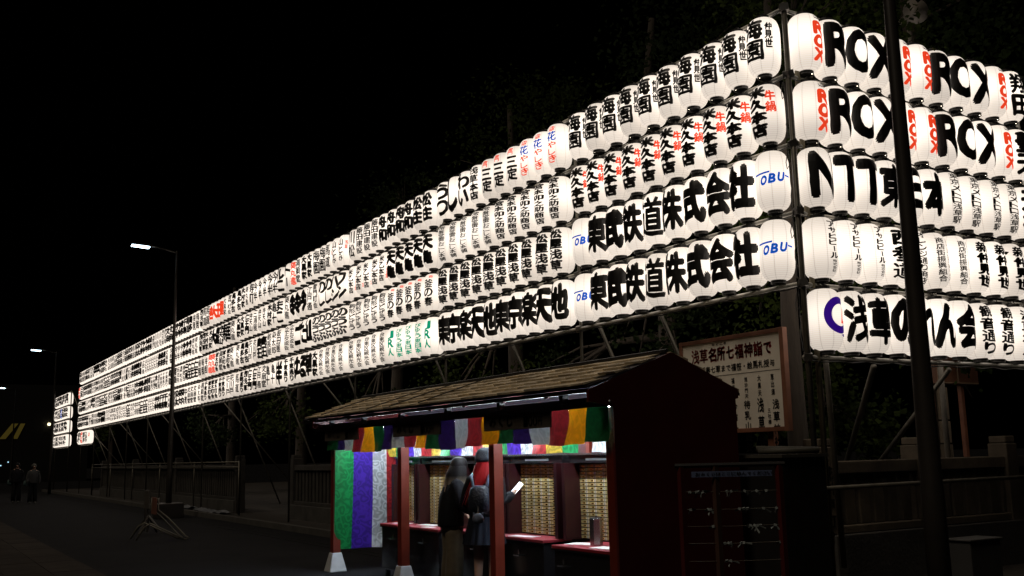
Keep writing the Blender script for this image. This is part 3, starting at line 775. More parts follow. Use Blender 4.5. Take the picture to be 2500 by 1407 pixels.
# drawer cabinets
dm = MB(); dm.box((-.068, -.012, -.0145), (.068, .012, .0145), 0)
dm.add([(-.02, -.012, -.009), (.012, -.012, -.009), (.012, -.012, .009), (-.02, -.012, .009), (.0, -.036, .0)], [(0, 1, 4), (1, 2, 4), (2, 3, 4), (3, 0, 4)], 1)
dm.box((.030, -.0145, -.0125), (.062, -.0121, .0125), 3)
for k in range(3): dm.add([(.034 + .008 * (k % 2), -.0150, -.009 + .007 * k), (.050 + .005 * (k % 2), -.0150, -.009 + .007 * k), (.050 + .005 * (k % 2), -.0150, -.0045 + .007 * k), (.034 + .008 * (k % 2), -.0150, -.0045 + .007 * k)], [(0, 1, 2, 3)], 2)
ME_DR = dm.mesh('drawer', [M_DRAW, M_KNOB, M_NUM, M_TAG])
UN = [(-5.74, -4.98, -2.30, 'leftmost'), (-4.92, -3.80, -2.30, 'second from left'), (-3.74, -2.66, -2.20, 'middle'), (-2.62, -1.60, -2.22, 'fourth from left'), (-1.12 - .36, .17, -2.44, 'rightmost')]
for ui, (a, b, yf, lab) in enumerate(UN):
    yd = -1.86
    t = thing('fortune_cabinet', 'maroon fortune cabinet full of small brass drawers, %s in the stall' % lab, 'cabinet', ((a + b) / 2, -1.7, 0), 'fortune drawer cabinets')
    al = a if ui < 4 else a + .02
    mb = MB(); mb.box((al, yd + .02, .66), (b, -1.26, 1.50)); mb.build('carcass', M_LACQ, t)
    mb = MB(); mb.box((al, yd - .10, 1.455), (b, yd + .018, 1.535)); mb.build('header', M_LACQ2, t)
    mb = MB(); mb.box((al - .005, yd - .125, 1.536), (b + .005, -1.27, 1.553)); mb.build('top_ledge', M_STEEL, t)
    mb = MB(); mb.box((al + .3, yd - .104, 1.478), (b - .25, yd - .1005, 1.502)); mb.build('name_strip', mat('grey_strip', (.10, .105, .11), .5), t)
    for q0, q1 in ((al, al + .055), (b - .055, b)):
        mb = MB(); mb.box((q0, yd - .17 if ui != 4 else yd - .2, .69), (q1, yd + .018, 1.454)); mb.build('side_cheek', M_LACQ, t)
    mb = MB(); mb.box((al + .056, yd + .004, .69), (b - .056, yd + .018, 1.454)); mb.build('back_panel', M_LACQ2, t)
    nc = int((b - .06 - al - .06) / .1475); cw = (b - .115 - al) / nc
    for i in range(nc):
        for j in range(20):
            o = put('drawer', ME_DR, t); o.scale = (cw / .1475, 1, 1)
            o.location = (al + .0575 + cw * (i + .5), yd - .006 + random.uniform(-.003, .001), .716 + .0373 * j)
    # desk below
    dk = thing('counter_desk', 'black desk with red felt top under the %s fortune cabinet' % lab, 'counter', ((a + b) / 2, -1.9, 0), 'counter desks in the stall')
    dl, dr_ = ((a, b) if 0 < ui < 4 else (-1.10, b) if ui else (-5.52, b))
    mb = MB(); mb.box((dl + .02, yf + .02, .11), (dr_ - .02, -1.27, .655)); bevel(mb.build('desk_body', M_LACQ2, dk), .004)
    mb = MB(); mb.box((dl, yf, .656), (dr_, yd - .0, .686)); bevel(mb.build('felt_top', M_FELT, dk), .004)
    mb = MB(); mb.box((dl, yf - .004, .640), (dr_, yf + .019, .655)); mb.build('edge_trim', M_LACQ2, dk)
    hx = [-5.13, -4.25, -3.1, -2.1, -.92][ui]
    mb = MB(); mb.tube([(hx - .055, yf - .015, .50), (hx + .055, yf - .015, .50)], .008, 6); mb.tube([(hx, yf + .018, .50), (hx, yf - .018, .50)], .007, 6); mb.box((hx - .012, yf + .012, .515), (hx + .012, yf + .0195, .56)); mb.build('lock_handle', M_STEEL, dk)
    mb = MB(); mb.box((dl + .05, yf + .05, .09), (dr_ - .05, -1.35, .1095)); mb.build('plinth_bar', M_STEEL, dk)
    for c in ((dl + .08, yf + .08), (dr_ - .08, yf + .08), (dl + .08, -1.4), (dr_ - .08, -1.4)):
        mb = MB(); mb.box((c[0] - .025, c[1] - .025, 0), (c[0] + .025, c[1] + .025, .0895)); mb.build('leg', M_LACQ2, dk)
for i, (x, y, rz, w_, d_, lab) in enumerate(((-1.02 + .08, -2.18, .35, .30, .21, 'white sheet on the rightmost felt counter, left of the metal box'), (-.42, -2.27, .15, .30, .19, 'white sheet on the rightmost felt counter, right of the metal box'), (-2.15, -2.10, .25, .36, .14, 'white sheet on the fourth felt counter beside the phone'),
                                        (-4.60, -2.02, .2, .34, .16, 'white sheet on the second felt counter, left of the two women'), (-4.25, -2.2, .1, .2, .1, 'small white slip near the front edge of the second counter'), (-5.2, -2.12, .1, .30, .15, 'white sheet on the leftmost felt counter'))):
    mb = MB(); c, s_ = math.cos(rz), math.sin(rz); P = []
    for z in (.6875, .6905):
        for a, b in ((-1, -1), (1, -1), (1, 1), (-1, 1)):
            P.append((x + c * a * w_ / 2 - s_ * b * d_ / 2, y + s_ * a * w_ / 2 + c * b * d_ / 2, z))
    mb.hexa(P); tag(mb.build('paper_sheet', M_WHITE), lab, 'paper')
t = thing('fortune_stick_box', 'tall hexagonal metal stick box standing on the rightmost counter', 'stick box', (-.73, -2.17, .687))
mb = MB(); mb.lathe([(.062, .687), (.062, .935)], 6, (-.73, -2.17, 0)); bevel(mb.build('box_body', M_STEEL, t), .004)
mb = MB(); mb.lathe([(.058, .9352), (.058, .945), (.015, .946)], 6, (-.73, -2.17, 0)); mb.build('lid', M_LPOLE, t)
mb = MB(); mb.lathe([(.009, .947), (.009, .962)], 8, (-.72, -2.17, 0)); mb.build('lid_knob', M_STEEL, t)

# ------------------------------------------------------------------ shrine notice board
SX0, SX1, SZ0, SZ1, SY = -2.285, -.558, 1.738, 2.865, .30
t = thing('notice_board', 'white notice board with red heading and black vertical writing behind the stall', 'sign', (-1.1, .34, 0))
mb = MB(); mb.box((SX0 + .05, SY, SZ0 + .05), (SX1 - .06, SY + .02, SZ1 - .05)); mb.build('panel', M_SIGNW, t)
for a, b in (((SX0, SY - .02, SZ0), (SX0 + .05, SY + .05, SZ1)), ((SX1 - .06, SY - .02, SZ0), (SX1, SY + .05, SZ1)), ((SX0 + .05, SY - .018, SZ1 - .05), (SX1 - .06, SY + .05, SZ1 - .002)), ((SX0 + .05, SY - .018, SZ0 + .002), (SX1 - .06, SY + .05, SZ0 + .05))):
    mb = MB(); mb.box(a, b); bevel(mb.build('frame', M_SIGNF, t), .004)
for x in (-.90, -1.95):
    mb = MB(); mb.box((x - .045, SY + .051, 0.1), (x + .045, SY + .12, SZ1 - .1)); mb.build('leg', M_SIGNF, t)
W = SX1 - SX0
h = [('浅草名所七福神詣で', SX0 + .275, 2.665, .150, .165, False, .035)]
sign_text(h, 'heading', t, (0, SY, 0), (1, 0, 0), (0, 0, 1), (0, -1, 0), M_SIGNR)
bl = [('などころ', SX0 + .60, 2.785, .066, .030, False, .012), ('新春七草まで福笹・絵馬札授与', SX0 + .40, 2.49, .087, .085, False, .022)]
cx = SX1 - .18
for small, bigt, pit in (('恵比須', '浅草神社', .165), ('大黒天', '浅草寺', .255), ('毘沙門天', '待乳山聖天', .133), ('福禄寿', '今戸神社', .165), ('布袋尊', '橋場寺院', .165), ('寿老人', '鷲神社', .2), ('弁財天', '吉原神社', .165)):
    pS = .083 if len(small) == 3 else .062
    bl.append((small, cx - (.03 if small == '恵比須' else 0), 2.335, .055, pS, True, .012)); bl.append((bigt, cx, 2.035 if len(bigt) != 5 else 2.05, .105, pit * (.82 if len(bigt) != 5 else .9) if len(bigt) != 3 else .2, True, .025)); cx -= .232 if small == '恵比須' else .208
bl.append(('三社様', SX1 - .285, 1.97, .05, .062, True, .01))
sign_text(bl, 'writing', t, (0, SY, 0), (1, 0, 0), (0, 0, 1), (0, -1, 0), M_SIGNK)
mb = MB(); mb.box((SX0 + .15, SY - .003, 2.408), (SX1 - .09, SY - .001, 2.413)); mb.build('ruled_line', M_SIGNK, t)

# ------------------------------------------------------------------ trees
def leaves_mesh(blobs, n, size, seed, m, droop=.3):
    rr = random.Random(seed); V = []; F = []
    tot = sum(b[3] * b[4] * b[5] for b in blobs)
    for (cx, cy, cz, rx, ry, rz) in blobs:
        k = int(n * rx * ry * rz / tot); clumps = []
        for _ in range(max(6, k // 45)):
            while True:
                p = Vector((rr.uniform(-1, 1), rr.uniform(-1, 1), rr.uniform(-1, 1)))
                if .25 < p.length < 1: break
            clumps.append((Vector((cx + p.x * rx, cy + p.y * ry, cz + p.z * rz)), rr.uniform(.12, .34) * min(rx, ry, rz)))
        for _ in range(k):
            c, cr = rr.choice(clumps)
            p = c + Vector((rr.gauss(0, cr), rr.gauss(0, cr), rr.gauss(0, cr * .7)))
            d = Vector((rr.gauss(0, 1), rr.gauss(0, 1), rr.gauss(-droop, .7))).normalized(); s = d.cross(Vector((rr.gauss(0, 1), rr.gauss(0, 1), rr.gauss(0, 1)))).normalized()
            L = size * rr.uniform(.6, 1.3); wv = L * rr.uniform(.28, .42); o = len(V)
            nn = d.cross(s) * wv * .3
            V += [p, p + d * L * .5 + s * wv + nn, p + d * L, p + d * L * .5 - s * wv + nn]
            F += [(o, o + 1, o + 2), (o, o + 2, o + 3)]
    me = bpy.data.meshes.new('crown'); me.from_pydata(V, [], F); me.materials.append(m); return me
def tree(x, y, h, tr, blobs, n, size, seed, label, m=M_LEAF):
    t = thing('tree', label, 'tree', (x, y, 0), 'trees behind the lantern walls'); rr = random.Random(seed)
    mb = smooth(MB()); pts = []; rad = []
    for k in range(9):
        f = k / 8; pts.append((x + .12 * h * .1 * noise.noise(Vector((seed, f * 2, 0))) * 4 * f, y + .1 * h * .1 * noise.noise(Vector((seed, 5, f * 2))) * 4 * f, h * f)); rad.append(tr * (1.25 - .25 * min(1, f * 8)) * (1 - .75 * f))
    mb.tube(pts, rad, 12)
    for b in blobs:
        f = rr.uniform(.45, .8); k = int(f * 8); s = Vector(pts[k]); e = Vector(b[:3]); mid = s.lerp(e, .5) + Vector((rr.uniform(-.2, .2), rr.uniform(-.2, .2), .25))
        mb.tube([s, mid, e], [rad[k] * .55, rad[k] * .35, .012], 7)
        for _ in range(4):
            e2 = e + Vector((rr.uniform(-1, 1) * b[3], rr.uniform(-1, 1) * b[4], rr.uniform(-.7, .9) * b[5])) * .8
            mb.tube([mid, mid.lerp(e2, .5) + Vector((0, 0, .1)), e2], [rad[k] * .25, rad[k] * .16, .006], 5)
    mb.build('trunk', M_BARK, t)
    put('crown', leaves_mesh(blobs, n, size, seed, m), t)
    return t
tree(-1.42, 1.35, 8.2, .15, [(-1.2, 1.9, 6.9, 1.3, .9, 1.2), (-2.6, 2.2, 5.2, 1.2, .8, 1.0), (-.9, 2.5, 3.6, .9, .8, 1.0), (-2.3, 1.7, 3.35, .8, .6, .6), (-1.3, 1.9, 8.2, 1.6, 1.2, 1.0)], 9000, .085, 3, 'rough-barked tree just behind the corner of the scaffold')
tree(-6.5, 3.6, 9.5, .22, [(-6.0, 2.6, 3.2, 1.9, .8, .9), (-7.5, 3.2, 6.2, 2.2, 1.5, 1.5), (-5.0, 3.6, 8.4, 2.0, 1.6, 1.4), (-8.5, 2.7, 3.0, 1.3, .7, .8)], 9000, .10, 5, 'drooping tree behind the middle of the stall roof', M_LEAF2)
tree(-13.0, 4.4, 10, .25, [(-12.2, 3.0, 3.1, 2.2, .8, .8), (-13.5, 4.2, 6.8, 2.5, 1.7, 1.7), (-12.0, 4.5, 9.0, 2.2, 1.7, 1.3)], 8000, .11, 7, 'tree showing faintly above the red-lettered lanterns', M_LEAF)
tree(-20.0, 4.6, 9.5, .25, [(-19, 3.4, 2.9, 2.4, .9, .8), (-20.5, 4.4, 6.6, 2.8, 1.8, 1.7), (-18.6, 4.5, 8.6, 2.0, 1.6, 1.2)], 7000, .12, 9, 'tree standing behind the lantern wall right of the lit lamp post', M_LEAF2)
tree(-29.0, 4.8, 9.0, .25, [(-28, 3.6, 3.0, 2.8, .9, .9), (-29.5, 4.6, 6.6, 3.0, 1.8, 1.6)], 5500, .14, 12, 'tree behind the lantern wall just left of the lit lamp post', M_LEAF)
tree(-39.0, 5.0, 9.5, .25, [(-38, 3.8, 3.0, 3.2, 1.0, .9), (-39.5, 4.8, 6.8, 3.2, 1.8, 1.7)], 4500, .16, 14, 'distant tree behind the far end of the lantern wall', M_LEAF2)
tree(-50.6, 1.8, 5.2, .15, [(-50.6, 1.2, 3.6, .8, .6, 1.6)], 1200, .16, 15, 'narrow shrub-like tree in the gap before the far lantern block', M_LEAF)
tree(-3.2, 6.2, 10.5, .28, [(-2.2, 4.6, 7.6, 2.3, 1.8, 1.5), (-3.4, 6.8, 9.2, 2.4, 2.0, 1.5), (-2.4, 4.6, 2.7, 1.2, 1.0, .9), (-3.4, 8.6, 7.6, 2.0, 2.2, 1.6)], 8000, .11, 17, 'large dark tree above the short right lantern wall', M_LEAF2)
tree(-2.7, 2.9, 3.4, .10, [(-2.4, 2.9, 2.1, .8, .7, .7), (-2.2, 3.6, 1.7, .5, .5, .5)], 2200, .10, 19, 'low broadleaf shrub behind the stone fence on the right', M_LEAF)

# ------------------------------------------------------------------ right-hand details
t = thing('loudspeaker', 'grey horn loudspeaker on a pole above the short lantern wall', 'loudspeaker', (-.55, 3.0, 0))
mb = smooth(MB()); mb.tube([(-.62, 3.0, 0), (-.62, 3.0, 6.95)], .035, 10); mb.build('pole', mat('pale_pole', (.25, .23, .2), .6), t)
hc = Vector((-.62, 3.0, 7.05)); hd_ = Vector((.80, -.50, -.12)).normalized(); mb = smooth(MB())
prof = [(.05, -.22), (.06, -.05), (.065, 0), (.085, .10), (.12, .19), (.16, .245), (.165, .25), (.155, .247), (.115, .19), (.08, .1), (.05, .02)]
mb.tube([hc + hd_ * z for r, z in prof], [r for r, z in prof], 20); mb.build('horn', mat('horn_grey', (.20, .18, .16), .5), t)
mb = MB(); mb.tube([(-.62, 3.0, 6.9), (-.60, 2.99, 7.03)], .03, 6); mb.build('bracket', M_CLAMP, t)
t = thing('storage_cupboard', 'brown wall cupboard hung behind the lower right rail', 'cupboard', (-1.55, 4.55, 2.0))
mb = MB(); mb.box((-1.75, 4.12, 2.38), (-1.5, 5.02, 2.95)); bevel(mb.build('case', mat('brown_panel', (.085, .035, .018), .6, var=.25), t), .006)
mb = MB(); mb.box((-1.499, 4.13, 2.385), (-1.492, 4.14, 2.94)); mb.box((-1.499, 4.56, 2.385), (-1.492, 4.575, 2.94)); mb.box((-1.499, 4.13, 2.385), (-1.4925, 5.01, 2.398)); mb.build('edge_strip', mat('pale_edge', (.22, .16, .11), .6), t)
mb = MB(); mb.box((-1.499, 4.60, 2.62), (-1.494, 4.635, 2.72)); mb.build('label_tag', M_WHITE, t)
for y in (4.25, 4.9):
    mb = MB(); mb.box((-1.74, y - .03, 0), (-1.68, y + .03, 2.379)); mb.build('leg', M_SIGNF, t)
t = thing('stone_pillar', 'tall banded stone pillar beyond the fence, right of the lamp post', 'pillar', (-1.25, 3.85, 0))
for k, (z0, z1, r) in enumerate(((0, 1.35, .085), (1.37, 1.56, .08), (1.58, 1.86, .075), (1.88, 2.3, .07))):
    mb = MB(); mb.lathe([(r, z0), (r * .97, z1)], 10, (-1.25, 3.85, 0)); bevel(mb.build('drum', M_STONE, t), .006)
t = thing('utility_box', 'squat grey utility box on the ground at lower right', 'box', (.4, 2.05, 0))
mb = MB(); mb.box((.15, 1.80, .02), (.42, 2.32, .545)); bevel(mb.build('casing', mat('box_grey', (.045, .045, .045), .5, var=.2), t), .012)
mb = MB(); mb.box((.13, 1.78, .546), (.44, 2.34, .565)); bevel(mb.build('lid', mat('box_grey_lid', (.075, .075, .075), .5, var=.2), t), .005)
mb = MB(); mb.box((.4205, 1.85, .06), (.425, 1.93, .16)); mb.build('name_plate', M_WHITE, t)

# rack for tied fortune slips
t = thing('fortune_slip_rack', 'dark frame strung with wires holding knotted white fortune slips', 'rack', (1.0, -2.0, 0))
A = Vector((.80, -2.39, 0)); B = Vector((1.21, -1.70, 0)); dd = (B - A).normalized(); nn_ = Vector((dd.y, -dd.x, 0))
for s_ in (0, .35, 1):
    p = A.lerp(B, s_); mb = MB(); mb.box((p.x - .022, p.y - .022, 0), (p.x + .022, p.y + .022, 1.42)); mb.build('upright', M_GABLE if s_ != .35 else mat('rack_wood', (.06, .025, .015), .7), t)
mb = MB(); mb.tube([A + Vector((0, 0, 1.43)) - dd * .05, B + Vector((0, 0, 1.43)) + dd * .05], .022, 6); mb.build('top_bar', M_BEAM, t)
ban = MB(); P = []
for z in (1.335, 1.382):
    for a, s_ in ((.10, 1), (.92, 1), (.92, 1.15), (.10, 1.15)):
        q = A.lerp(B, a) + nn_ * .03 * s_; P.append((q.x, q.y, z))
ban.hexa(P); bo = ban.build('instruction_strip', mat('blue_strip', (.10, .13, .24), .6), t)
sign_text([('おみくじはここに結んでください', .05, 1.36, .042, .028, False, .012)], 'strip_writing', bo, A + dd * .08 + nn_ * .036, dd, (0, 0, 1), nn_, M_SIGNK)
WZ = [1.22, 1.08, .945, .81, .67, .53, .40, .27]
for z in WZ:
    mb = MB(); mb.tube([A + Vector((0, 0, z)), A.lerp(B, .5) + Vector((0, 0, z - .006)), B + Vector((0, 0, z))], .0025, 4); mb.build('wire', M_PIPE_D, t)
KN = []
for k in range(5):
    rr = random.Random(k); mb = MB(); L = rr.uniform(.04, .085)
    mb.box((-.011, -.006, -.010), (.011, .006, .010))
    for sgn in (-1, 1):
        a = rr.uniform(-.9, .9); ln = L * rr.uniform(.5, 1); dx = sgn * math.cos(a) * ln; dz = -abs(math.sin(a)) * ln - .005
        mb.add([(0, -.006, .006), (0, .006, -.006), (dx, .008 + rr.uniform(-.02, .02), dz - .008), (dx, -.008 + rr.uniform(-.02, .02), dz + .008)], [(0, 1, 2, 3)])
    KN.append(mb.mesh('tied_slip', mat('slip_paper', (.24, .27, .27), .7, var=.2)))
rr = random.Random(5); ang = math.atan2(dd.y, dd.x)
for wi, fr in ((0, (.08, .15, .17, .21, .24, .37, .46, .50, .64, .76, .86)), (1, (.08, .26, .28, .58, .62, .66, .82, .95)), (2, (.30, .68, .72, .75, .78, .93)), (3, (.02, .36, .41, .45, .47, .58, .60, .97)), (4, (.42, .46)), (5, (.96,)), (6, (.62, .66)), (7, (.4, .8))):
    for f in fr:
        o = put('tied_slip', rr.choice(KN), t); p = A.lerp(B, f); o.location = (p.x, p.y, WZ[wi] - .004); o.matrix_parent_inverse = Matrix.Translation(-Vector(t.location)); o.rotation_euler = (rr.uniform(-.5, .5), rr.uniform(-.6, .6), ang + rr.uniform(-.5, .5))
# platform beside the stall with pipes laid on it
t = thing('low_platform', 'black-draped platform between the stall and the corner post', 'platform', (.35, -.75, 0))
mb = MB(); mb.box((-.02, -1.05, 0), (.62, -.50, 1.47)); mb.build('skirting', M_BEAM, t)
mb = MB(); mb.box((-.05, -1.08, 1.471), (.65, -.48, 1.50)); mb.build('top_plank', mat('grey_plank', (.05, .045, .037), .7, var=.3, scale=12), t)
for k, (a, b, r) in enumerate((((.18, -.93, 1.555), (.52, -.46, 1.535), .03), ((.25, -.98, 1.53), (.60, -.55, 1.53), .028))):
    tag(smooth(MB().tube([a, b], r, 10) or MB()).build('scaffold_pipe', mat('bamboo_pipe', (.06, .055, .042), .6)), ('thicker' if k == 0 else 'nearer') + ' spare pipe lying on the black-draped platform', 'pipe')
# inscription on the fence corner pillar
fence0 = [o for o in COL.objects if o.name == 'stone_fence'][0]
sign_text([('花川戸町会', .0, 1.28, .15, .17, True, .03)], 'inscription', fence0, (-.485, .76, 0), (0, 1, 0), (0, 0, 1), (1, 0, 0), M_SIGNK)

# ------------------------------------------------------------------ left-hand details
t = thing('barricade_stand', 'pale bent-pipe barricade stand leaning in the road at left', 'barricade', (-14.6, -3.4, 0))
PALE = mat('pale_enamel_pipe', (.12, .11, .085), .5, var=.15)
base = Vector((-13.95, -3.05, 0))
for off in (0, .38):
    mb = smooth(MB()); b = base + Vector((-off * 1.0, -.12 * off, 0)); d = Vector((-.50, -.86, 0))
    pts = [b + Vector((.10, .17, .03)), b + Vector((.14, .24, .06)), b + Vector((.10, .17, .10)), b + d * .15 + Vector((0, 0, .45)), b + d * .36 + Vector((0, 0, .62)), b + d * .36 + Vector((0, 0, .85))]
    mb.tube(pts, .017, 8)
    mb.tube([b + Vector((.10, .17, .03)), b + d * .35 + Vector((0, 0, .28)), b + d * .5 + Vector((0, 0, .35)), b + d * .62 + Vector((0, 0, .28)), b + d * .78 + Vector((0, 0, .03))], .017, 8); mb.build('pipe_frame', PALE, t)
mb = MB(); b = base + Vector((-.50 * .36, -.86 * .36, 0)); mb.box((b.x - .42, b.y - .05, .52), (b.x + .04, b.y - .03, .86)); bevel(mb.build('sign_plate', mat('faded_red_plate', (.13, .05, .035), .6, var=.3), t), .01)
t = thing('sign_stand', 'dark sign stand on crossed legs beside the pale barricade', 'sign stand', (-16.2, -2.9, 0))
mb = MB(); mb.box((-16.6, -3.15, .55), (-16.1, -3.12, .95)); bevel(mb.build('sign_plate', mat('weathered_plate', (.06, .052, .045), .6, var=.3), t), .01)
for dx in (-.35, -.05):
    mb = MB(); mb.tube([(-16.3 + dx, -3.1, .05), (-16.3 + dx, -3.1, .9)], .022, 6); mb.build('upright', M_LPOLE, t)
for a, b in (((-16.6, -3.35, .03), (-16.3, -3.1, .4)), ((-16.0, -2.85, .03), (-16.3, -3.1, .4)), ((-16.6, -2.85, .03), (-16.3, -3.1, .4)), ((-16.0, -3.35, .03), (-16.3, -3.1, .4))):
    mb = MB(); mb.tube([a, b], .025, 6); mb.build('leg', M_LPOLE, t)
for k, (x, y, a, lab) in enumerate(((-27.0, .05, .2, 'pale tarpaulin sheet folded along the kerb, far one'), (-22.8, -.05, -.1, 'pale tarpaulin sheet crumpled along the kerb, nearest'))):
    mb = smooth(MB()); V = []; F = []; nx, ny = 14, 6
    for j in range(ny + 1):
        for i in range(nx + 1):
            px, py = (i / nx - .5) * 3.4, (j / ny - .5) * .55; V.append((x + px, y + py * .8 + a * px * .05, .13 + .05 * abs(noise.noise(Vector((px * 2, py * 5, k)))) * 2))
    for j in range(ny):
        for i in range(nx): p = j * (nx + 1) + i; F.append((p, p + 1, p + nx + 2, p + nx + 1))
    mb.add(V, F); tag(mb.build('tarpaulin', mat('pale_tarp', (.12, .125, .14), .5, var=.2)), lab, 'tarpaulin')
# pipe handrail along the left fence
t = thing('pipe_railing', 'thin double pipe railing running along the left stone fence', 'railing', (-33, .2, 0))
for z in (1.38, 1.52): pipe('rail', (-46, .2, z), (-21, .2, z), .018, t, M_PIPE_D)
for x in range(-46, -20, 5): pipe('upright', (x, .22, .1), (x, .22, 1.55), .02, t, M_PIPE_D)

# distant building with a lit stair
t = thing('distant_building', 'dark distant building with slanted yellow-lit stair windows at the left edge', 'building', (-98, -1, 0))
mb = MB(); mb.box((-112, -14, 0), (-97, 7.5, 9)); mb.build('wall', mat('dark_render', (.012, .012, .012), .8), t)
MY = mat('lit_window', (.05, .04, .01), .5, emit=(1.0, .72, .12), estr=.035)
for y0, y1, sl in ((-.1, .25, 1.0), (.25, .42, 1.0), (1.0, 1.4, .6)):
    mb = MB(); mb.add([(-96.97, y0, 4.0), (-96.97, y1, 4.0), (-96.97, y1 + sl, 5.4), (-96.97, y0 + sl, 5.4)], [(0, 1, 2, 3)]); mb.build('stair_window', MY, t)
mb = MB(); mb.lathe([(.10, 0), (.14, .12), (.1, .24)], 8, (-96.8, 4.0, 5.2)); mb.build('wall_lamp', mat('warm_lamp', (.9, .8, .5), .4, emit=(1, .85, .5), estr=3.0), t)
for k, (y, z, wd) in enumerate(((-2.2, 1.75, .5), (-1.2, 1.6, .12), (-.9, 1.6, .12), (.1, 1.55, .1), (.7, 1.85, .1))):
    mb = MB(); mb.box((-96.98, y, z), (-96.94, y + wd, z + .1)); mb.build('shop_light', mat('cool_shop_light', (.8, .9, 1), .4, emit=(.45, .8, 1.0), estr=1.2), t)

# ------------------------------------------------------------------ people
M_SKIN = mat('skin', (.42, .25, .18), .5, var=.06)
M_BLK = mat('black_cotton', (.006, .006, .008), .9, spec=.2, var=.25, scale=20, bump=.3, bscale=14)
M_NAVY = mat('dark_navy_cloth', (.005, .0065, .012), .8, spec=.2, var=.25, scale=20)
M_KHA = mat('khaki_cotton', (.10, .075, .045), .8, var=.2, scale=14, bump=.3, bscale=10)
M_SHOE = mat('shoe', (.02, .02, .02), .5)
def hair_mat(name, stops):
    m = bpy.data.materials.new(name); m.use_nodes = True; N = m.node_tree.nodes; L = m.node_tree.links; p = N['Principled BSDF']
    tc = N.new('ShaderNodeTexCoord'); sp = N.new('ShaderNodeSeparateXYZ'); L.new(tc.outputs['Object'], sp.inputs[0])
    mr = N.new('ShaderNodeMapRange'); mr.inputs[1].default_value = 1.14; mr.inputs[2].default_value = 1.48; L.new(sp.outputs['Z'], mr.inputs[0])
    cr = N.new('ShaderNodeValToRGB'); cr.color_ramp.elements[0].color = (*stops[0], 1); cr.color_ramp.elements[1].color = (*stops[1], 1); cr.color_ramp.elements[0].position = .1; cr.color_ramp.elements[1].position = .55
    L.new(mr.outputs[0], cr.inputs[0]); L.new(cr.outputs[0], p.inputs['Base Color']); p.inputs['Roughness'].default_value = .6; p.inputs['Specular IOR Level'].default_value = .15
    return m
def skin_body(joints, edges, mtx, name, m, parent, lvl=2):
    me = bpy.data.meshes.new(name); me.from_pydata([j[:3] for j in joints], edges, [])
    o = bpy.data.objects.new(name, me); COL.objects.link(o)
    o.modifiers.new('s', 'SKIN'); sv = me.skin_vertices[0].data
    for i, j in enumerate(joints):
        sv[i].radius = (j[3], j[3]); sv[i].use_root = (i == 0)
    ss = o.modifiers.new('u', 'SUBSURF'); ss.levels = ss.render_levels = lvl
    bpy.context.view_layer.update()
    m2 = bpy.data.meshes.new_from_object(o.evaluated_get(bpy.context.evaluated_depsgraph_get()))
    bpy.data.objects.remove(o); bpy.data.meshes.remove(me)
    m2.transform(mtx); m2.materials.clear(); m2.materials.append(m)
    m2.polygons.foreach_set('use_smooth', [True] * len(m2.polygons))
    return put(name, m2, parent)
def xf(mb, mtx): mb.v = [tuple(mtx @ Vector(v)) for v in mb.v]; return mb
def hand_joints(J, E, wi, w_, d, side, curl=.6):
    """palm and five unequal bent fingers growing from wrist joint index wi at w_, pointing along d"""
    d = Vector(d).normalized(); s = d.cross(Vector((0, 0, 1)));  s = s.normalized() if s.length > .1 else Vector((1, 0, 0)); n = s.cross(d).normalized()
    w_ = Vector(w_); pm = w_ + d * .05; J.append((*pm, .024)); pi = len(J) - 1; E.append((wi, pi))
    for k, ln in enumerate((.062, .072, .066, .052)):
        b = pm + d * .045 + s * (k - 1.5) * .019; J.append((*b, .0095)); bi = len(J) - 1; E.append((pi, bi))
        m1 = b + (d * math.cos(curl * .6) - n * math.sin(curl * .6)) * ln * .5; J.append((*m1, .0085)); E.append((bi, len(J) - 1))
        m2 = m1 + (d * math.cos(curl * 1.4) - n * math.sin(curl * 1.4)) * ln * .5; J.append((*m2, .0075)); E.append((len(J) - 2, len(J) - 1))
    t0 = w_ + d * .025 + s * side * .03; J.append((*t0, .012)); E.append((pi, len(J) - 1))
    t1 = t0 + (d * .7 + s * side * .7 - n * .3).normalized() * .035; J.append((*t1, .010)); E.append((len(J) - 2, len(J) - 1))
    t2 = t1 + (d * .9 - n * .4).normalized() * .028; J.append((*t2, .0085)); E.append((len(J) - 2, len(J) - 1))
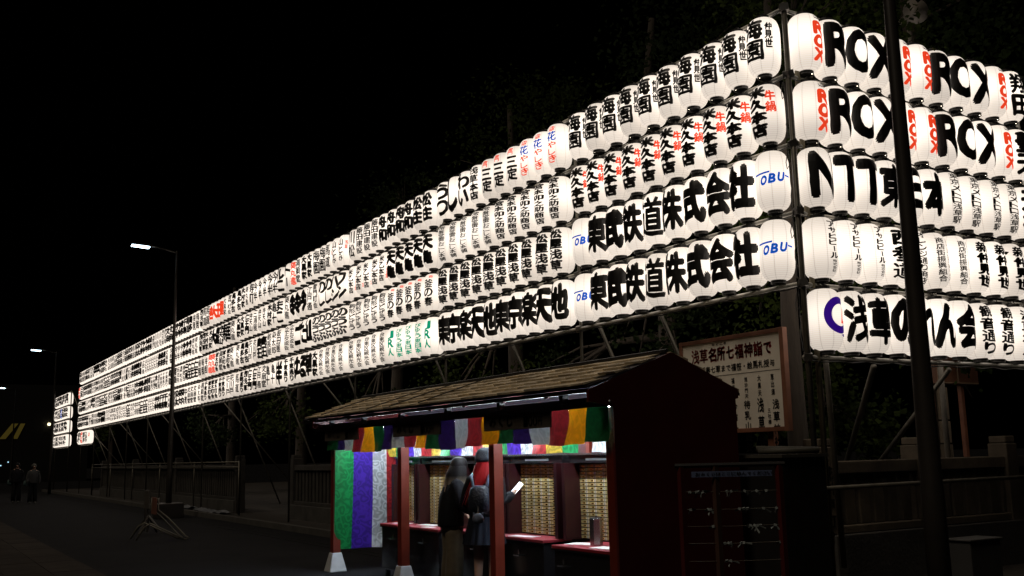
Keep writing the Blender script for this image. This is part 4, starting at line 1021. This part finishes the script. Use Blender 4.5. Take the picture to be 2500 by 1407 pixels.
def person(label, x, y, face, arms, h=1.56, lean=.0, headturn=(0, 0), hands=True, group=None, lvl=2):
    t = thing('person', label, 'person', (x, y, 0), group)
    k = h / 1.60; fx, fy = face; l = math.hypot(fx, fy); fx /= l; fy /= l
    mtx = Matrix(((fy * k, fx * k, 0, x), (-fx * k, fy * k, 0, y), (0, 0, k, 0), (0, 0, 0, 1)))
    ln = lambda z: lean * max(0, z - .86)
    J = [(0, 0, .88, .115), (0, ln(1.04), 1.04, .105), (0, ln(1.2) + .01, 1.2, .115), (0, ln(1.33), 1.33, .065), (0, ln(1.40) + .01, 1.39, .044),
         (headturn[0] * .3, ln(1.45) + .03, 1.455, .070), (headturn[0], ln(1.52) + .035 + headturn[1], 1.52, .082), (headturn[0], ln(1.57) + .02 + headturn[1], 1.575, .058)]
    E = [(0, 1), (1, 2), (2, 3), (3, 4), (4, 5), (5, 6), (6, 7)]
    J.append((headturn[0] + .01, ln(1.5) + .125 + headturn[1], 1.49, .012)); E.append((6, len(J) - 1))        # nose
    for sg in (-1, 1): J.append((headturn[0] + sg * .083, ln(1.5) + .03, 1.495, .012)); E.append((6, len(J) - 1))   # ears
    for sg in (-1, 1):
        b = len(J); J += [(sg * .085, 0, .82, .085), (sg * .088, .015, .47, .056), (sg * .088, -.01, .09, .036), (sg * .095, .03, .035, .034), (sg * .105, .13, .028, .028)]
        E += [(0, b), (b, b + 1), (b + 1, b + 2), (b + 2, b + 3), (b + 3, b + 4)]
    out = {}
    for sg, (el, wr) in zip((-1, 1), arms):
        b = len(J); J += [(sg * .155, ln(1.3), 1.30, .052), (*el, .040), (*wr, .027)]; E += [(3, b), (b, b + 1), (b + 1, b + 2)]
        if hands: hand_joints(J, E, b + 2, wr, Vector(wr) - Vector(el), -sg)
        out[sg] = (J[b][:3], el, wr)
    skin_body(J, E, mtx, 'body', M_SKIN, t, lvl)
    return t, mtx, out, ln
def garment_top(t, mtx, out, ln, m, hem, hemr, name='jacket', bag=1.0):
    mb = smooth(MB())
    R_ = [(0, ln(hem) - .01, hem, hemr[0] * .96, hemr[1] * .96), (0, ln(hem) - .01, hem + .03, hemr[0], hemr[1]), (0, ln(1.0) - .02, 1.0, .185 * bag, .150 * bag), (0, ln(1.14) - .01, 1.14, .195 * bag, .150 * bag), (0, ln(1.25), 1.25, .190 * bag, .128 * bag), (0, ln(1.31), 1.31, .16, .10), (0, ln(1.35), 1.355, .095, .078), (0, ln(1.38) + .005, 1.39, .062, .060)]
    mb.loft(R_, 28, wob=.05)
    for sg in (-1, 1):
        s, e, w_ = (Vector(v) for v in out[sg]); s2 = s + Vector((-sg * .05, 0, 0))
        mb.tube([s2, s + Vector((0, 0, -.03)), s.lerp(e, .5), e, e.lerp(w_, .5), e.lerp(w_, .95)], [.07, .078 * bag, .070 * bag, .063 * bag, .056 * bag, .046 * bag], 14)
    xf(mb, mtx); return mb.build(name, m, t)
def hair(t, mtx, ln, m, cx, cy, top, length, n, seed, back=True, name='hair', flow=(0, 0), wind=0.0):
    rr = random.Random(seed); mb = smooth(MB())
    mb.loft([(cx, cy - .03, top - .24, .085, .075), (cx, cy - .02, top - .16, .102, .102), (cx, cy - .012, top - .09, .103, .108), (cx, cy - .01, top - .035, .082, .088), (cx, cy - .01, top - .008, .045, .05), (cx, cy - .01, top, .012, .014)], 24, wob=.05)
    for _ in range(n):
        a = rr.uniform(R(150), R(390)); r0 = rr.uniform(.2, 1); ca, sa = math.cos(a), math.sin(a)
        p0 = Vector((cx + .10 * r0 * ca, cy - .012 + .105 * r0 * sa, top - .012 - .10 * r0 * r0)); L = length * rr.uniform(.78, 1.08)
        ex_ = rr.uniform(.88, 1.06); p1 = Vector((cx + .112 * ca * ex_, cy - .012 + .117 * sa * ex_, top - .13)); 
        wv = Vector((flow[0] + rr.gauss(0, wind), flow[1] + rr.gauss(0, wind), 0))
        p2 = p1 + Vector((ca * .02, sa * .03 - .01, -L * .45)) + wv * .4; p3 = p1 + Vector((ca * .01 + rr.gauss(0, .015), sa * .02 - .02, -L * .85)) + wv
        sd = Vector((-sa, ca, 0)) * rr.uniform(.006, .012); o = []
        for q, wd in ((p0, .6), (p1, 1), (p1.lerp(p2, .5) + Vector((ca, sa, 0)) * .008, 1), (p2, 1), (p2.lerp(p3, .5), .8), (p3, .15)): o += [q - sd * wd, q + sd * wd]
        mb.add(o, [(2 * i, 2 * i + 1, 2 * i + 3, 2 * i + 2) for i in range(5)])
    xf(mb, mtx); return mb.build(name, m, t)
def trouser(t, mtx, m, wide=1.0, bottom=.06, name='trousers'):
    mb = smooth(MB()); mb.loft([(0, 0, .74, .15 * wide, .115 * wide), (0, 0, .85, .155 * wide, .122 * wide), (0, 0, .96, .135, .115)], 24)
    for sg in (-1, 1): mb.loft([(sg * .10, -.01, bottom, .085 * wide, .095 * wide), (sg * .098, 0, .3, .088 * wide, .095 * wide), (sg * .09, .012, .5, .088 * wide, .092 * wide), (sg * .085, .0, .70, .094, .105), (sg * .08, 0, .80, .09, .1)], 18, wob=.07)
    xf(mb, mtx); return mb.build(name, m, t)
def shoes(t, mtx):
    for sg in (-1, 1):
        mb = smooth(MB()); mb.loft([(sg * .10, .045, .004, .050, .13), (sg * .10, .045, .03, .052, .132), (sg * .10, .03, .07, .044, .10), (sg * .092, -.01, .11, .042, .05)], 16); xf(mb, mtx); mb.build('shoe', M_SHOE, t)
# woman with fair-tipped hair
t, mx, ou, ln = person('person in black oversized jacket and khaki trousers with fair-tipped hair at the stall', -3.17, -2.44, (.22, .97), (((-.24, .06, 1.05), (-.15, .22, .93)), ((.25, .05, 1.05), (.16, .24, .95))), h=1.53, lean=.08, headturn=(.02, .02))
garment_top(t, mx, ou, ln, M_BLK, .80, (.19, .16), bag=1.02)
trouser(t, mx, M_KHA, 1.15); shoes(t, mx)
hair(t, mx, ln, hair_mat('ombre_hair', ((.42, .33, .24), (.010, .008, .008))), .02, .03 + ln(1.55) + .02, 1.615, .36, 260, 3, flow=(-.01, -.02), wind=.012)
mb = MB(); mb.loft([(0, ln(1.38) + .005, 1.375, .07, .066), (0, ln(1.4) + .01, 1.41, .066, .062)], 18, cap=False); xf(mb, mx); mb.build('collar', mat('pale_collar', (.35, .4, .38), .6), t)
# woman with beanie and backpack
t, mx, ou, ln = person('person in black beanie with long red hair, backpack and pleated skirt holding a phone', -2.44, -2.42, (-.55, .83), (((-.24, .0, 1.05), (-.16, .20, .95)), ((.22, -.02, 1.04), (.27, .13, 1.13))), h=1.60, lean=.05)
garment_top(t, mx, ou, ln, M_BLK, .90, (.175, .145))
mb = smooth(MB()); mb.loft([(0, 0, .985, .135, .115), (0, 0, .90, .165, .145), (0, -.005, .76, .20, .175), (0, -.01, .615, .235, .205)], 96, cap=False, pleat=16, pamp=.06); xf(mb, mx); mb.build('skirt', M_NAVY, t)
for sg in (-1, 1):
    mb = smooth(MB()); mb.loft([(sg * .09, -.005, .08, .043, .045), (sg * .088, .0, .28, .055, .06)], 16, cap=False); xf(mb, mx); mb.build('sock', M_BLK, t)
shoes(t, mx)
hair(t, mx, ln, hair_mat('red_hair', ((.26, .008, .010), (.30, .010, .012))), 0, .03 + ln(1.55), 1.585, .50, 240, 8, flow=(-.07, -.03), wind=.03)
mb = smooth(MB()); cy = .03 + ln(1.55) - .01
mb.loft([(0, cy, 1.485, .116, .121), (0, cy, 1.50, .121, .126), (0, cy, 1.53, .121, .126), (0, cy, 1.535, .116, .121), (0, cy, 1.575, .112, .116), (0, cy, 1.61, .09, .094), (0, cy, 1.632, .05, .052), (0, cy, 1.638, .012, .012)], 28, wob=.02); xf(mb, mx); mb.build('beanie', mat('black_knit', (.018, .022, .028), .9, var=.2, scale=60, bump=.5, bscale=90), t)
mb = smooth(MB()); mb.loft([(.05, -.215, .96, .10, .06), (.05, -.225, .985, .12, .075), (.05, -.225, 1.10, .122, .078), (.05, -.215, 1.20, .105, .066), (.05, -.205, 1.235, .07, .045)], 24, wob=.06); xf(mb, mx); bp = mb.build('backpack', mat('quilted_navy', (.014, .017, .028), .5, var=.3, scale=30, bump=.6, bscale=40), t)
for sg in (-1, 1):
    mb = smooth(MB()); mb.tube([(.05 + sg * .075, -.20, 1.21), (.02 + sg * .11, -.13, 1.33), (sg * .115, .0, 1.375), (sg * .12, .12, 1.30), (sg * .13, .12, 1.1), (sg * .15, -.05, .98), (.05 + sg * .1, -.2, .99)], [.016, .018, .018, .018, .014, .01, .01], 8); xf(mb, mx); mb.build('strap', mat('strap_blue', (.10, .12, .17), .6), bp)
mb = smooth(MB()); mb.loft([(.09, -.325, .845, .022, .02), (.09, -.325, .862, .055, .042), (.09, -.325, .90, .068, .05), (.09, -.325, .938, .056, .042), (.09, -.325, .955, .022, .02)], 20)
for sg in (-1, 1): mb.loft([(.09 + sg * .048, -.325, .935, .016, .011), (.09 + sg * .052, -.325, .962, .009, .007)], 8)
xf(mb, mx); pu = mb.build('plush_charm', mat('grey_plush', (.12, .14, .19), .9, var=.35, scale=25), bp)
mb = MB(); mb.tube([(.09, -.33, .955), (.08, -.30, 1.02), (.06, -.29, 1.06)], .004, 5); xf(mb, mx); mb.build('chain', M_STEEL, bp)
wr = Vector((.27, .13, 1.13))
ph = MB(); c = mx @ (wr + Vector((.035, .07, .06))); 
ph.box((-.037, -.0045, -.075), (.037, .0045, .075)); rotp = Matrix.Rotation(R(28), 4, 'Y')
pm = Matrix.Translation(c) @ Matrix.Rotation(R(30), 4, 'Z') @ Matrix.Rotation(R(-35), 4, 'X') @ rotp; xf(ph, pm)
pt_ = thing('mobile_phone', 'white-lit mobile phone held out by the person in the beanie', 'phone', tuple(c))
bevel(ph.build('phone_body', M_LPOLE, pt_), .003)
sc_ = MB(); sc_.box((-.034, -.0062, -.071), (.034, -.0047, .071)); xf(sc_, pm); sc_.build('screen', mat('phone_screen', (.8, .85, .9), .3, emit=(.8, .9, 1.0), estr=1.6), pt_)
# passers-by far down the street
for x, y, f, col, lab, hh in ((-41.2, -3.5, (1, -.2), M_BLK, 'far pedestrian in dark clothes nearest the road edge at left', 1.66), (-39.4, -3.05, (1, .1), mat('grey_top', (.022, .022, .024), .8), 'far pedestrian in a pale cap with a shoulder bag at left', 1.60)):
    t, mx, ou, ln = person(lab, x, y, f, (((-.23, -.02, 1.04), (-.22, .1, .82)), ((.23, .0, 1.04), (.22, .12, .83))), h=hh, lean=.03, hands=False, lvl=1)
    garment_top(t, mx, ou, ln, col, .82, (.19, .15)); trouser(t, mx, M_BLK); shoes(t, mx)
    mb = smooth(MB()); mb.loft([(0, .02, 1.46, .10, .105), (0, .02, 1.55, .105, .11), (0, .02, 1.62, .06, .065), (0, .02, 1.635, .01, .01)], 14); xf(mb, mx); mb.build('cap' if hh < 1.62 else 'hair', mat('pale_cap', (.05, .048, .042), .8) if hh < 1.62 else M_BLK, t)
    mb = smooth(MB()); mb.loft([(.24, -.05, .72, .10, .05), (.24, -.05, .78, .12, .06), (.24, -.05, .92, .11, .05), (.24, -.05, .95, .05, .02)], 14); mb.tube([(.24, -.05, .94), (.12, -.04, 1.36), (-.1, .02, 1.3)], .012, 6); xf(mb, mx); mb.build('shoulder_bag', mat('teal_bag', (.03, .06, .06), .7), t)
